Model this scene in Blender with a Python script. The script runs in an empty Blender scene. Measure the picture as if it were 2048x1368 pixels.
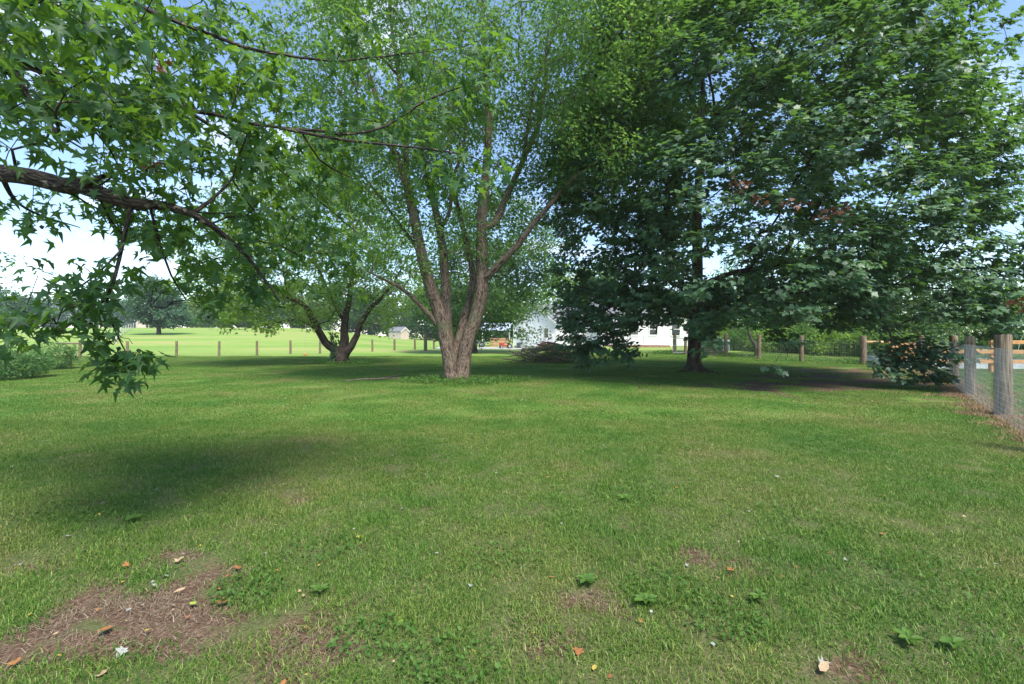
import bpy, bmesh, math, random
import numpy as np
from mathutils import Vector, Matrix

# ------------------------------------------------------------------ scene, camera, sky, sun, exposure
sc = bpy.context.scene
COL = sc.collection
RNG = np.random.default_rng(7)
random.seed(7)
F, HZ, CH = 910.0, 672.0, 1.5          # focal length and horizon row of the photograph in pixels, eye height in metres

cam_d = bpy.data.cameras.new('camera')
cam = bpy.data.objects.new('camera', cam_d)
COL.objects.link(cam)
cam.location = (0, 0, CH)
cam.rotation_euler = (math.radians(90), 0, 0)
cam_d.sensor_width = 36
cam_d.lens = 36 * F / 2048
cam_d.shift_y = -12 / 2048
cam_d.clip_start = 0.05
cam_d.clip_end = 3000
sc.camera = cam

SUN_AZ = math.radians(150)            # clockwise from +Y (view direction): the sun stands high behind the camera, to the right
SUN_EL = math.radians(58)
world = bpy.data.worlds.new('World')
sc.world = world
world.use_nodes = True
wn, wl = world.node_tree.nodes, world.node_tree.links
wn.clear()
w_out = wn.new('ShaderNodeOutputWorld')
w_bg = wn.new('ShaderNodeBackground')
w_bg.inputs['Strength'].default_value = 0.12
w_sky = wn.new('ShaderNodeTexSky')
w_sky.sky_type = 'NISHITA'
w_sky.sun_disc = False
w_sky.sun_elevation = SUN_EL
w_sky.sun_rotation = SUN_AZ
w_sky.air_density = 1.0
w_sky.dust_density = 0.1
w_sky.ozone_density = 2.5
tc = wn.new('ShaderNodeTexCoord')
sep = wn.new('ShaderNodeSeparateXYZ')
wl.new(tc.outputs['Generated'], sep.inputs[0])
def wmath(op, a, b=None):
    n = wn.new('ShaderNodeMath'); n.operation = op
    for i, v in enumerate((a, b)):
        if v is None: continue
        if isinstance(v, (int, float)): n.inputs[i].default_value = v
        else: wl.new(v, n.inputs[i])
    return n.outputs[0]
zz = wmath('ADD', wmath('MAXIMUM', sep.outputs[2], 0.0), 0.16)
cmb = wn.new('ShaderNodeCombineXYZ')
wl.new(wmath('DIVIDE', sep.outputs[0], zz), cmb.inputs[0])
wl.new(wmath('DIVIDE', sep.outputs[1], zz), cmb.inputs[1])
cmb.inputs[2].default_value = 13.7
cn = wn.new('ShaderNodeTexNoise')
cn.inputs['Scale'].default_value = 1.7
cn.inputs['Detail'].default_value = 9
cn.inputs['Roughness'].default_value = 0.58
wl.new(cmb.outputs[0], cn.inputs['Vector'])
cr = wn.new('ShaderNodeValToRGB')
cr.color_ramp.elements[0].position = 0.54
cr.color_ramp.elements[1].position = 0.72
wl.new(cn.outputs[0], cr.inputs[0])
cmix = wn.new('ShaderNodeMixRGB')
cmix.inputs[2].default_value = (5.2, 5.4, 5.8, 1)
wl.new(wmath('MULTIPLY', cr.outputs[0], 0.85), cmix.inputs[0])
wl.new(w_sky.outputs[0], cmix.inputs[1])
wl.new(cmix.outputs[0], w_bg.inputs['Color'])
wl.new(w_bg.outputs[0], w_out.inputs[0])

sun_d = bpy.data.lights.new('sun', 'SUN')
sun_d.energy = 3.3
sun_d.angle = math.radians(20.0)
sun_d.color = (1.0, 0.95, 0.86)
sun = bpy.data.objects.new('sun', sun_d)
COL.objects.link(sun)
sdir = Vector((math.sin(SUN_AZ) * math.cos(SUN_EL), math.cos(SUN_AZ) * math.cos(SUN_EL), math.sin(SUN_EL)))
sun.rotation_euler = sdir.to_track_quat('Z', 'Y').to_euler()
sun.location = sdir * 60

vs = sc.view_settings
vs.view_transform = 'Standard'
vs.look = 'None'
vs.gamma = 1
vs.use_curve_mapping = False
vs.exposure = 1.35
cy = sc.cycles
cy.max_bounces = 7
cy.diffuse_bounces = 4
cy.glossy_bounces = 2
cy.transmission_bounces = 4
cy.transparent_max_bounces = 4
cy.volume_bounces = 0
cy.use_denoising = True
cy.sample_clamp_indirect = 6

# ------------------------------------------------------------------ helpers
def px(x, y, D):
    """point at depth D seen at pixel (x, y) of the 2048 wide photograph"""
    return np.array(((x - 1024) / F * D, D, CH - (y - HZ) / F * D))

def smooth(a, b, x):
    t = np.clip((x - a) / (b - a), 0, 1)
    return t * t * (3 - 2 * t)

def _hash(ix, iy, seed):
    n = (ix.astype(np.int64) * 374761393 + iy.astype(np.int64) * 668265263 + seed * 1442695041) & 0x7fffffff
    n = ((n ^ (n >> 13)) * 1274126177) & 0x7fffffff
    return ((n ^ (n >> 16)) & 0xffff) / 65535.0

def vnoise(x, y, seed=0):
    x = np.asarray(x, float); y = np.asarray(y, float)
    ix, iy = np.floor(x), np.floor(y)
    fx, fy = x - ix, y - iy
    fx, fy = fx * fx * (3 - 2 * fx), fy * fy * (3 - 2 * fy)
    a, b = _hash(ix, iy, seed), _hash(ix + 1, iy, seed)
    c, d = _hash(ix, iy + 1, seed), _hash(ix + 1, iy + 1, seed)
    return a + (b - a) * fx + (c - a) * fy + (a - b - c + d) * fx * fy

def fbm(x, y, seed=0, octv=4):
    s, a, t = 0, .5, 0
    for o in range(octv):
        s = s + a * vnoise(np.asarray(x) * 2 ** o, np.asarray(y) * 2 ** o, seed + o * 17)
        t += a; a *= .5
    return s / t

def hgt(x, y):
    """terrain height"""
    x = np.asarray(x, float); y = np.asarray(y, float)
    u = x / np.maximum(y, 8)
    sl = 0.038 * smooth(-0.14, -0.52, u) + 0.004
    z = sl * np.clip(y - 33, 0, 90) * smooth(30, 60, y)
    z = z + 0.45 * smooth(24, 40, y) * smooth(4, 9, x) * (1 - smooth(44, 70, y))
    z = z - 0.25 * smooth(45, 65, y) * smooth(-4, 2, x)
    return z + 0.05 * (vnoise(x * .35 + 9, y * .35, 3) - .5) * smooth(2, 5, np.hypot(x, y))

def add(name, me, mat=None, parent=None, world=True):
    """link a mesh; under an empty its vertices are world coordinates unless world is False"""
    o = bpy.data.objects.new(name, me)
    COL.objects.link(o)
    if mat is not None and me is not None and not me.materials:
        me.materials.append(mat)
    if parent is not None:
        o.parent = parent
        if world and parent.type == 'EMPTY':
            o.matrix_parent_inverse = Matrix.Translation(-parent.location)
    return o

def empty(name, loc, label, cat, group=None, rz=0):
    o = bpy.data.objects.new(name, None)
    COL.objects.link(o)
    o.location = tuple(float(v) for v in loc)
    o.rotation_euler = (0, 0, rz)
    o.empty_display_size = .2
    return tag(o, label, cat, group)

def tag(o, label=None, cat=None, group=None, kind=None):
    if label: o['label'] = label
    if cat: o['category'] = cat
    if group: o['group'] = group
    if kind: o['kind'] = kind
    return o

def trimesh(name, V, Fc, var=None, smooth_=False, vecattr=None):
    """mesh from a vertex array and an array of triangles or quads"""
    me = bpy.data.meshes.new(name)
    V = np.ascontiguousarray(V, dtype=np.float32)
    Fc = np.ascontiguousarray(Fc, dtype=np.int32)
    n, k = Fc.shape
    me.vertices.add(len(V)); me.vertices.foreach_set('co', V.ravel())
    me.loops.add(n * k); me.loops.foreach_set('vertex_index', Fc.ravel())
    me.polygons.add(n)
    me.polygons.foreach_set('loop_start', np.arange(0, n * k, k, dtype=np.int32))
    if smooth_:
        me.polygons.foreach_set('use_smooth', np.ones(n, dtype=bool))
    if var is not None:
        a = me.attributes.new('var', 'FLOAT', 'POINT')
        a.data.foreach_set('value', np.ascontiguousarray(var, dtype=np.float32))
    if vecattr is not None:
        a = me.attributes.new('bark', 'FLOAT_VECTOR', 'POINT')
        a.data.foreach_set('vector', np.ascontiguousarray(vecattr, dtype=np.float32).ravel())
    me.update(calc_edges=True)
    return me

class MB:
    """collects boxes, tubes and sheets into one mesh"""
    def __init__(self): self.v = []; self.f = []
    def _put(self, vs_, fs_):
        b = len(self.v); self.v += [tuple(map(float, p)) for p in vs_]; self.f += [tuple(i + b for i in q) for q in fs_]
    def box(self, c, s, rz=0, bev=0):
        cx, cy_, cz = c; hx, hy, hz = s[0] / 2, s[1] / 2, s[2] / 2
        ca, sa = math.cos(rz), math.sin(rz)
        P = []
        for dz in (-hz, hz):
            for dx, dy in ((-hx, -hy), (hx, -hy), (hx, hy), (-hx, hy)):
                P.append((cx + dx * ca - dy * sa, cy_ + dx * sa + dy * ca, cz + dz))
        self._put(P, [(3, 2, 1, 0), (4, 5, 6, 7), (0, 1, 5, 4), (1, 2, 6, 5), (2, 3, 7, 6), (3, 0, 4, 7)])
        return self
    def tube(self, pts, rad, n=6, cap=True):
        pts = [Vector(p) for p in pts]
        if isinstance(rad, (int, float)): rad = [rad] * len(pts)
        ref = None; R = []
        for i, p in enumerate(pts):
            d = (pts[min(i + 1, len(pts) - 1)] - pts[max(i - 1, 0)]).normalized()
            if ref is None:
                ref = d.orthogonal().normalized()
            ref = (ref - d * ref.dot(d)).normalized()
            b = d.cross(ref)
            R += [p + (ref * math.cos(2 * math.pi * k / n) + b * math.sin(2 * math.pi * k / n)) * rad[i] for k in range(n)]
        fs_ = [(i * n + k, i * n + (k + 1) % n, (i + 1) * n + (k + 1) % n, (i + 1) * n + k) for i in range(len(pts) - 1) for k in range(n)]
        if cap:
            fs_ += [tuple(range(n - 1, -1, -1)), tuple((len(pts) - 1) * n + k for k in range(n))]
        self._put(R, fs_)
        return self
    def poly(self, P, faces): self._put(P, faces); return self
    def mesh(self, name, bevel=0, smooth_=False):
        me = bpy.data.meshes.new(name)
        me.from_pydata(self.v, [], self.f)
        if bevel:
            bm = bmesh.new(); bm.from_mesh(me)
            bmesh.ops.bevel(bm, geom=bm.edges[:], offset=bevel, segments=1, affect='EDGES')
            bm.to_mesh(me); bm.free()
        if smooth_:
            for p in me.polygons: p.use_smooth = True
        return me
    def build(self, name, mat, parent=None, bevel=0, smooth_=False, world=True):
        return add(name, self.mesh(name, bevel, smooth_), mat, parent, world)

# ------------------------------------------------------------------ materials
def newmat(name):
    m = bpy.data.materials.new(name); m.use_nodes = True
    nt = m.node_tree
    b = nt.nodes['Principled BSDF']
    return m, nt.nodes, nt.links, b

def ramp(nodes, stops):
    r = nodes.new('ShaderNodeValToRGB')
    e = r.color_ramp.elements
    while len(e) < len(stops): e.new(.5)
    for el, (p, c) in zip(e, stops):
        el.position = p; el.color = (*c, 1)
    return r

def simple(name, col, rough=.7, noise=.25, scale=6, bump=0.0, metal=0, spec=.3, stretch=(1, 1, 1)):
    """painted or plain surface with uneven tone"""
    m, N, L, b = newmat(name)
    g = N.new('ShaderNodeTexCoord'); mp = N.new('ShaderNodeMapping'); mp.inputs['Scale'].default_value = stretch
    n = N.new('ShaderNodeTexNoise'); n.inputs['Scale'].default_value = scale; n.inputs['Detail'].default_value = 6
    L.new(g.outputs['Object'], mp.inputs[0]); L.new(mp.outputs[0], n.inputs['Vector'])
    lo = tuple(c * (1 - noise) for c in col); hi = tuple(min(1, c * (1 + noise)) for c in col)
    r = ramp(N, [(.36, lo), (.64, hi)])
    L.new(n.outputs[0], r.inputs[0]); L.new(r.outputs[0], b.inputs['Base Color'])
    b.inputs['Roughness'].default_value = rough
    b.inputs['Metallic'].default_value = metal
    b.inputs['Specular IOR Level'].default_value = spec
    if bump:
        bp = N.new('ShaderNodeBump'); bp.inputs['Strength'].default_value = bump; bp.inputs['Distance'].default_value = .02
        L.new(n.outputs[0], bp.inputs['Height']); L.new(bp.outputs[0], b.inputs['Normal'])
    return m

def leafmat(name, dark, light, trans, tw=.4, rough=.45, spec=.35, world_scale=.35, amount=.5):
    """leaf: reflecting top, light coming through; colour differs from leaf to leaf ('var') and from bough to bough"""
    m, N, L, b = newmat(name)
    at = N.new('ShaderNodeAttribute'); at.attribute_name = 'var'
    ge = N.new('ShaderNodeNewGeometry')
    no = N.new('ShaderNodeTexNoise'); no.inputs['Scale'].default_value = world_scale; no.inputs['Detail'].default_value = 3
    L.new(ge.outputs['Position'], no.inputs['Vector'])
    mx = N.new('ShaderNodeMath'); mx.operation = 'MULTIPLY_ADD'
    L.new(no.outputs[0], mx.inputs[0]); mx.inputs[1].default_value = 1.1; mx.inputs[2].default_value = -.3
    av = N.new('ShaderNodeMix'); av.data_type = 'FLOAT'; av.inputs[0].default_value = amount
    L.new(at.outputs['Fac'], av.inputs[2]); L.new(mx.outputs[0], av.inputs[3])
    r = ramp(N, [(.1, dark), (.85, light), (.985, (light[0] * 1.5, light[1] * 1.15, light[2]))])
    L.new(av.outputs[0], r.inputs[0])
    L.new(r.outputs[0], b.inputs['Base Color'])
    b.inputs['Roughness'].default_value = rough
    b.inputs['Specular IOR Level'].default_value = spec
    t = N.new('ShaderNodeBsdfTranslucent')
    tm = N.new('ShaderNodeMixRGB'); tm.blend_type = 'MULTIPLY'; tm.inputs[0].default_value = .5
    tm.inputs[1].default_value = (*trans, 1); 
    r2 = ramp(N, [(0, (.55, .7, .6)), (1, (1.0, 1.0, 1.0))])
    L.new(av.outputs[0], r2.inputs[0]); L.new(r2.outputs[0], tm.inputs[2])
    L.new(tm.outputs[0], t.inputs['Color'])
    ms = N.new('ShaderNodeMixShader'); ms.inputs[0].default_value = tw
    L.new(b.outputs[0], ms.inputs[1]); L.new(t.outputs[0], ms.inputs[2])
    L.new(ms.outputs[0], N['Material Output'].inputs['Surface'])
    return m

def barkmat(name, dark, light, moss=None, scale=14, stretch=.16, bump=1.0, patch=None):
    m, N, L, b = newmat(name)
    at = N.new('ShaderNodeAttribute'); at.attribute_name = 'bark'
    mp = N.new('ShaderNodeMapping'); mp.inputs['Scale'].default_value = (1, 1, stretch)
    L.new(at.outputs['Vector'], mp.inputs[0])
    n = N.new('ShaderNodeTexNoise'); n.inputs['Scale'].default_value = scale; n.inputs['Detail'].default_value = 7; n.inputs['Distortion'].default_value = .6
    L.new(mp.outputs[0], n.inputs['Vector'])
    v = N.new('ShaderNodeTexVoronoi'); v.feature = 'DISTANCE_TO_EDGE'; v.inputs['Scale'].default_value = scale * 1.3
    L.new(mp.outputs[0], v.inputs['Vector'])
    mu = N.new('ShaderNodeMath'); mu.operation = 'MULTIPLY_ADD'
    L.new(v.outputs['Distance'], mu.inputs[0]); mu.inputs[1].default_value = .9; L.new(n.outputs[0], mu.inputs[2])
    r = ramp(N, [(.38, dark), (.78, light)])
    L.new(mu.outputs[0], r.inputs[0])
    col = r.outputs[0]
    if moss:
        n2 = N.new('ShaderNodeTexNoise'); n2.inputs['Scale'].default_value = 1.4; n2.inputs['Detail'].default_value = 5
        L.new(at.outputs['Vector'], n2.inputs['Vector'])
        rr = ramp(N, [(.52, (0, 0, 0)), (.68, (.7, .7, .7))])
        L.new(n2.outputs[0], rr.inputs[0])
        mi = N.new('ShaderNodeMixRGB'); L.new(rr.outputs[0], mi.inputs[0]); L.new(col, mi.inputs[1]); mi.inputs[2].default_value = (*moss, 1)
        col = mi.outputs[0]
    if patch:
        n3 = N.new('ShaderNodeTexNoise'); n3.inputs['Scale'].default_value = 16; n3.inputs['Detail'].default_value = 3
        L.new(at.outputs['Vector'], n3.inputs['Vector'])
        rr = ramp(N, [(.62, (0, 0, 0)), (.66, (.8, .8, .8))])
        L.new(n3.outputs[0], rr.inputs[0])
        mi = N.new('ShaderNodeMixRGB'); L.new(rr.outputs[0], mi.inputs[0]); L.new(col, mi.inputs[1]); mi.inputs[2].default_value = (*patch, 1)
        col = mi.outputs[0]
    L.new(col, b.inputs['Base Color'])
    b.inputs['Roughness'].default_value = .9
    b.inputs['Specular IOR Level'].default_value = .15
    bp = N.new('ShaderNodeBump'); bp.inputs['Strength'].default_value = bump; bp.inputs['Distance'].default_value = .03
    L.new(mu.outputs[0], bp.inputs['Height']); L.new(bp.outputs[0], b.inputs['Normal'])
    return m

def lawn_tone(N, L):
    """slow changes of lawn colour over the ground, shared by soil cover and blades"""
    ge = N.new('ShaderNodeNewGeometry')
    n1 = N.new('ShaderNodeTexNoise'); n1.inputs['Scale'].default_value = .55; n1.inputs['Detail'].default_value = 5; n1.inputs['Roughness'].default_value = .6
    L.new(ge.outputs['Position'], n1.inputs['Vector'])
    r = ramp(N, [(.30, (.066, .160, .028)), (.44, (.100, .188, .034)), (.57, (.142, .204, .048)), (.72, (.215, .212, .085))])
    L.new(n1.outputs[0], r.inputs[0])
    return ge, r.outputs[0]

def mat_ground():
    m, N, L, b = newmat('lawn soil')
    ge, tone = lawn_tone(N, L)
    n2 = N.new('ShaderNodeTexNoise'); n2.inputs['Scale'].default_value = 26; n2.inputs['Detail'].default_value = 6; n2.inputs['Roughness'].default_value = .7
    L.new(ge.outputs['Position'], n2.inputs['Vector'])
    mu = N.new('ShaderNodeMixRGB'); mu.blend_type = 'MULTIPLY'; mu.inputs[0].default_value = .75
    rr = ramp(N, [(.3, (.42, .45, .35)), (.7, (1.1, 1.1, 1.1))]); L.new(n2.outputs[0], rr.inputs[0])
    L.new(tone, mu.inputs[1]); L.new(rr.outputs[0], mu.inputs[2])
    # mown far field: paler, with long faint bands
    far = N.new('ShaderNodeAttribute'); far.attribute_name = 'field'
    n4 = N.new('ShaderNodeTexNoise'); n4.inputs['Scale'].default_value = .07; n4.inputs['Detail'].default_value = 6; n4.inputs['Roughness'].default_value = .65
    mp = N.new('ShaderNodeMapping'); mp.inputs['Scale'].default_value = (.5, 2.2, 1)
    L.new(ge.outputs['Position'], mp.inputs[0]); L.new(mp.outputs[0], n4.inputs['Vector'])
    fr = ramp(N, [(.36, (.14, .25, .045)), (.50, (.21, .30, .07)), (.62, (.29, .30, .10)), (.72, (.33, .29, .13))])
    L.new(n4.outputs[0], fr.inputs[0])
    mf = N.new('ShaderNodeMixRGB'); L.new(far.outputs['Fac'], mf.inputs[0]); L.new(mu.outputs[0], mf.inputs[1]); L.new(fr.outputs[0], mf.inputs[2])
    bare = N.new('ShaderNodeAttribute'); bare.attribute_name = 'bare'
    n3 = N.new('ShaderNodeTexNoise'); n3.inputs['Scale'].default_value = 60; n3.inputs['Detail'].default_value = 5
    L.new(ge.outputs['Position'], n3.inputs['Vector'])
    soil = ramp(N, [(.3, (.065, .038, .026)), (.55, (.13, .082, .056)), (.75, (.24, .17, .12))]); L.new(n3.outputs[0], soil.inputs[0])
    near = N.new('ShaderNodeAttribute'); near.attribute_name = 'thatch'
    mn = N.new('ShaderNodeMixRGB'); L.new(near.outputs['Fac'], mn.inputs[0]); L.new(mf.outputs[0], mn.inputs[1])
    th = ramp(N, [(.3, (.06, .06, .03)), (.6, (.12, .105, .055)), (.8, (.22, .18, .11))]); L.new(n3.outputs[0], th.inputs[0]); L.new(th.outputs[0], mn.inputs[2])
    mr = N.new('ShaderNodeMapRange'); mr.inputs['From Min'].default_value = .12; mr.inputs['From Max'].default_value = .5; L.new(bare.outputs['Fac'], mr.inputs['Value'])
    mi = N.new('ShaderNodeMixRGB'); L.new(mr.outputs[0], mi.inputs[0]); L.new(mn.outputs[0], mi.inputs[1]); L.new(soil.outputs[0], mi.inputs[2])
    L.new(mi.outputs[0], b.inputs['Base Color'])
    b.inputs['Roughness'].default_value = .95
    b.inputs['Specular IOR Level'].default_value = .1
    bp = N.new('ShaderNodeBump'); bp.inputs['Strength'].default_value = .8; bp.inputs['Distance'].default_value = .03
    L.new(n2.outputs[0], bp.inputs['Height']); L.new(bp.outputs[0], b.inputs['Normal'])
    return m

def mat_blade(name, dry):
    m, N, L, b = newmat(name)
    at = N.new('ShaderNodeAttribute'); at.attribute_name = 'var'
    if dry:
        r = ramp(N, [(0, (.15, .105, .065)), (.5, (.28, .21, .135)), (1, (.48, .40, .30))])
        L.new(at.outputs['Fac'], r.inputs[0]); col = r.outputs[0]
    else:
        ge, tone = lawn_tone(N, L)
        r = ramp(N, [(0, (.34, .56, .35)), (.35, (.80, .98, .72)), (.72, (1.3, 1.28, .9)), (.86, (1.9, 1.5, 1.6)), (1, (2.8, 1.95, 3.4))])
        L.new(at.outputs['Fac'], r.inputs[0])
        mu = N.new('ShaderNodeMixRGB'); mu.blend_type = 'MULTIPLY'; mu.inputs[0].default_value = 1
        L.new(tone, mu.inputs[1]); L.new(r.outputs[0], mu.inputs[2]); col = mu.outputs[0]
    L.new(col, b.inputs['Base Color'])
    b.inputs['Roughness'].default_value = .55
    b.inputs['Specular IOR Level'].default_value = .25
    t = N.new('ShaderNodeBsdfTranslucent'); L.new(col, t.inputs['Color'])
    ms = N.new('ShaderNodeMixShader'); ms.inputs[0].default_value = .35
    L.new(b.outputs[0], ms.inputs[1]); L.new(t.outputs[0], ms.inputs[2])
    L.new(ms.outputs[0], N['Material Output'].inputs['Surface'])
    return m

M = {}
M['ground'] = mat_ground()
M['blade'] = mat_blade('grass blade', False)
M['straw'] = mat_blade('dry straw', True)
M['maple_leaf'] = leafmat('sugar maple leaf', (.050, .110, .062), (.125, .215, .105), (.20, .38, .05), tw=.32, rough=.45, spec=.5)
M['silver_leaf'] = leafmat('silver maple leaf', (.055, .125, .034), (.125, .220, .062), (.29, .50, .08), tw=.46)
M['gum_leaf'] = leafmat('sweetgum leaf', (.024, .072, .036), (.070, .145, .052), (.24, .44, .035), tw=.40, rough=.5, spec=.3, world_scale=.8)
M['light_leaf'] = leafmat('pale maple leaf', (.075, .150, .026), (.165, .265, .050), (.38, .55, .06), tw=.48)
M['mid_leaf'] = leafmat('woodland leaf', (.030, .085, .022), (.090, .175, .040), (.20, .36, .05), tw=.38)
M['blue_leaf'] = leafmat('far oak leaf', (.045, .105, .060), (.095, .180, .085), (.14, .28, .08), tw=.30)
M['shrub_leaf'] = leafmat('shrub leaf', (.040, .110, .035), (.130, .240, .075), (.22, .40, .07), tw=.35, rough=.5, spec=.3)
M['weed_leaf'] = leafmat('weed leaf', (.050, .125, .026), (.115, .205, .040), (.2, .36, .05), tw=.35, world_scale=3, rough=.6, spec=.2)
M['ivy_leaf'] = leafmat('ivy leaf', (.018, .055, .018), (.06, .13, .035), (.1, .22, .03), tw=.25, rough=.35, spec=.5)
M['moss_leaf'] = leafmat('moss tuft', (.12, .16, .02), (.26, .30, .04), (.3, .36, .05), tw=.3)
M['brown_leaf'] = leafmat('withered leaf', (.07, .028, .014), (.17, .065, .032), (.2, .08, .04), tw=.2)
M['bark_silver'] = barkmat('silver maple bark', (.028, .020, .015), (.23, .165, .125), moss=(.10, .12, .06), scale=17, stretch=.30, bump=1.0)
M['bark_dark'] = barkmat('dark maple bark', (.018, .013, .011), (.095, .072, .058))
M['bark_gum'] = barkmat('sweetgum bark', (.014, .012, .011), (.075, .062, .053), patch=(.26, .22, .18), scale=26, stretch=.3)
M['bark_grey'] = barkmat('grey bark', (.06, .05, .042), (.24, .20, .165), moss=(.14, .15, .06))
M['bark_far'] = barkmat('far bark', (.04, .034, .03), (.16, .13, .11))

# ------------------------------------------------------------------ leaves
def leaf_star():
    out = [(0, .12, .02), (-.40, .02, -.02), (-.22, .30, .09), (-.62, .46, -.06), (-.20, .52, .08), (-.13, .66, .04), (0, 1.12, -.20)]
    right = [(-x, y, z) for x, y, z in out[1:-1]][::-1]
    ring = out + right
    V = [(0, .36, 0)] + ring
    n = len(ring)
    Fc = [(0, 1 + i, 1 + (i + 1) % n) for i in range(n)]
    return np.array(V, float), np.array([q[::-1] for q in Fc])

def leaf_maple():
    left = [(0, .10, 0), (-.36, .04, -.05), (-.30, .24, .02), (-.58, .40, -.07), (-.44, .56, 0), (-.24, .54, .03), (-.24, .78, 0), (0, 1.05, -.10)]
    right = [(-x, y, z) for x, y, z in left[1:-1]][::-1]
    ring = left + right
    V = [(0, .38, 0)] + ring
    n = len(ring)
    return np.array(V, float), np.array([(0, 1 + (i + 1) % n, 1 + i) for i in range(n)])

def leaf_maple_low():
    left = [(0, .08, 0), (-.40, .04, -.05), (-.31, .25, .02), (-.60, .46, -.07), (-.30, .58, .03), (0, 1.05, -.10)]
    ring = left + [(-x, y, z) for x, y, z in left[1:-1]][::-1]
    V = [(0, .38, 0)] + ring
    n = len(ring)
    return np.array(V, float), np.array([(0, 1 + (i + 1) % n, 1 + i) for i in range(n)])

def leaf_three():
    V = [(0, 0, 0), (-.42, .45, -.06), (-.13, .55, .03), (0, 1.0, -.12), (.13, .55, .03), (.42, .45, -.06)]
    return np.array(V, float), np.array([(0, 2, 1), (0, 4, 2), (2, 4, 3), (0, 5, 4)])

def leaf_quad():
    V = [(0, 0, 0), (-.36, .5, .06), (0, 1, -.06), (.36, .5, .06)]
    return np.array(V, float), np.array([(0, 2, 1), (0, 3, 2)])

def leaf_oval():
    V = [(0, 0, 0), (-.22, .25, .05), (-.27, .55, .04), (0, 1, -.1), (.27, .55, .04), (.22, .25, .05), (0, .5, -.02)]
    return np.array(V, float), np.array([(6, 1, 0), (6, 2, 1), (6, 3, 2), (6, 4, 3), (6, 5, 4), (6, 0, 5)])

def norm(a): return a / np.maximum(np.linalg.norm(a, axis=-1, keepdims=True), 1e-9)

def frames(d, n):
    d = norm(d); n = norm(n - d * (n * d).sum(-1, keepdims=True))
    return np.cross(d, n), d, n

def put_leaves(name, tmpl, P, d, n, s, mat, parent, var=None, rng=RNG):
    V0, F0 = tmpl
    side, d, n = frames(d, n)
    s = np.asarray(s).reshape(-1, 1, 1) * np.ones((len(P), 1, 1))
    curl = rng.normal(1, .8, (len(P), 1, 1))
    V = P[:, None, :] + s * (V0[None, :, 0:1] * side[:, None, :] + V0[None, :, 1:2] * d[:, None, :] + V0[None, :, 2:3] * curl * n[:, None, :])
    k = len(V0)
    Fc = (F0[None] + (np.arange(len(P)) * k)[:, None, None]).reshape(-1, 3)
    if var is None: var = rng.random(len(P))
    me = trimesh(name, V.reshape(-1, 3), Fc, var=np.repeat(var, k))
    o = add(name, me, mat, parent)
    return o

def sprays(C, O, per, rc, flat, droop, rng, tilt=.55, outw=.7):
    """leaves round each twig tip C (pointing along O): position, tip direction, normal"""
    C = np.repeat(C, per, 0); O = np.repeat(norm(O), per, 0)
    r = norm(rng.normal(size=C.shape)) * (rng.random((len(C), 1)) ** .45)
    off = r * np.array((rc, rc, rc * flat))
    P = C + off + O * (rng.random((len(C), 1)) - .6) * rc * .8
    d = O * outw + norm(off + 1e-6) * .8 + rng.normal(size=C.shape) * .35
    d[:, 2] = d[:, 2] * .6 - droop * (.4 + rng.random(len(C)))
    n = rng.normal(size=C.shape) * tilt
    n[:, 2] += 1.0
    n += O * .3
    return P, d, n

# ------------------------------------------------------------------ tree skeletons
def resample(pts, step):
    pts = np.asarray(pts, float)
    # Catmull-Rom through the points
    P = np.vstack([2 * pts[0] - pts[1], pts, 2 * pts[-1] - pts[-2]])
    out = [pts[0]]
    for i in range(1, len(P) - 2):
        L = np.linalg.norm(P[i + 1, :3] - P[i, :3]); k = max(1, int(round(L / step)))
        for t in np.linspace(0, 1, k + 1)[1:]:
            a, b, c, d = P[i - 1], P[i], P[i + 1], P[i + 2]
            out.append(.5 * (2 * b + (c - a) * t + (2 * a - 5 * b + 4 * c - d) * t * t + (3 * b - a - 3 * c + d) * t ** 3))
    return np.array(out)

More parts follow.
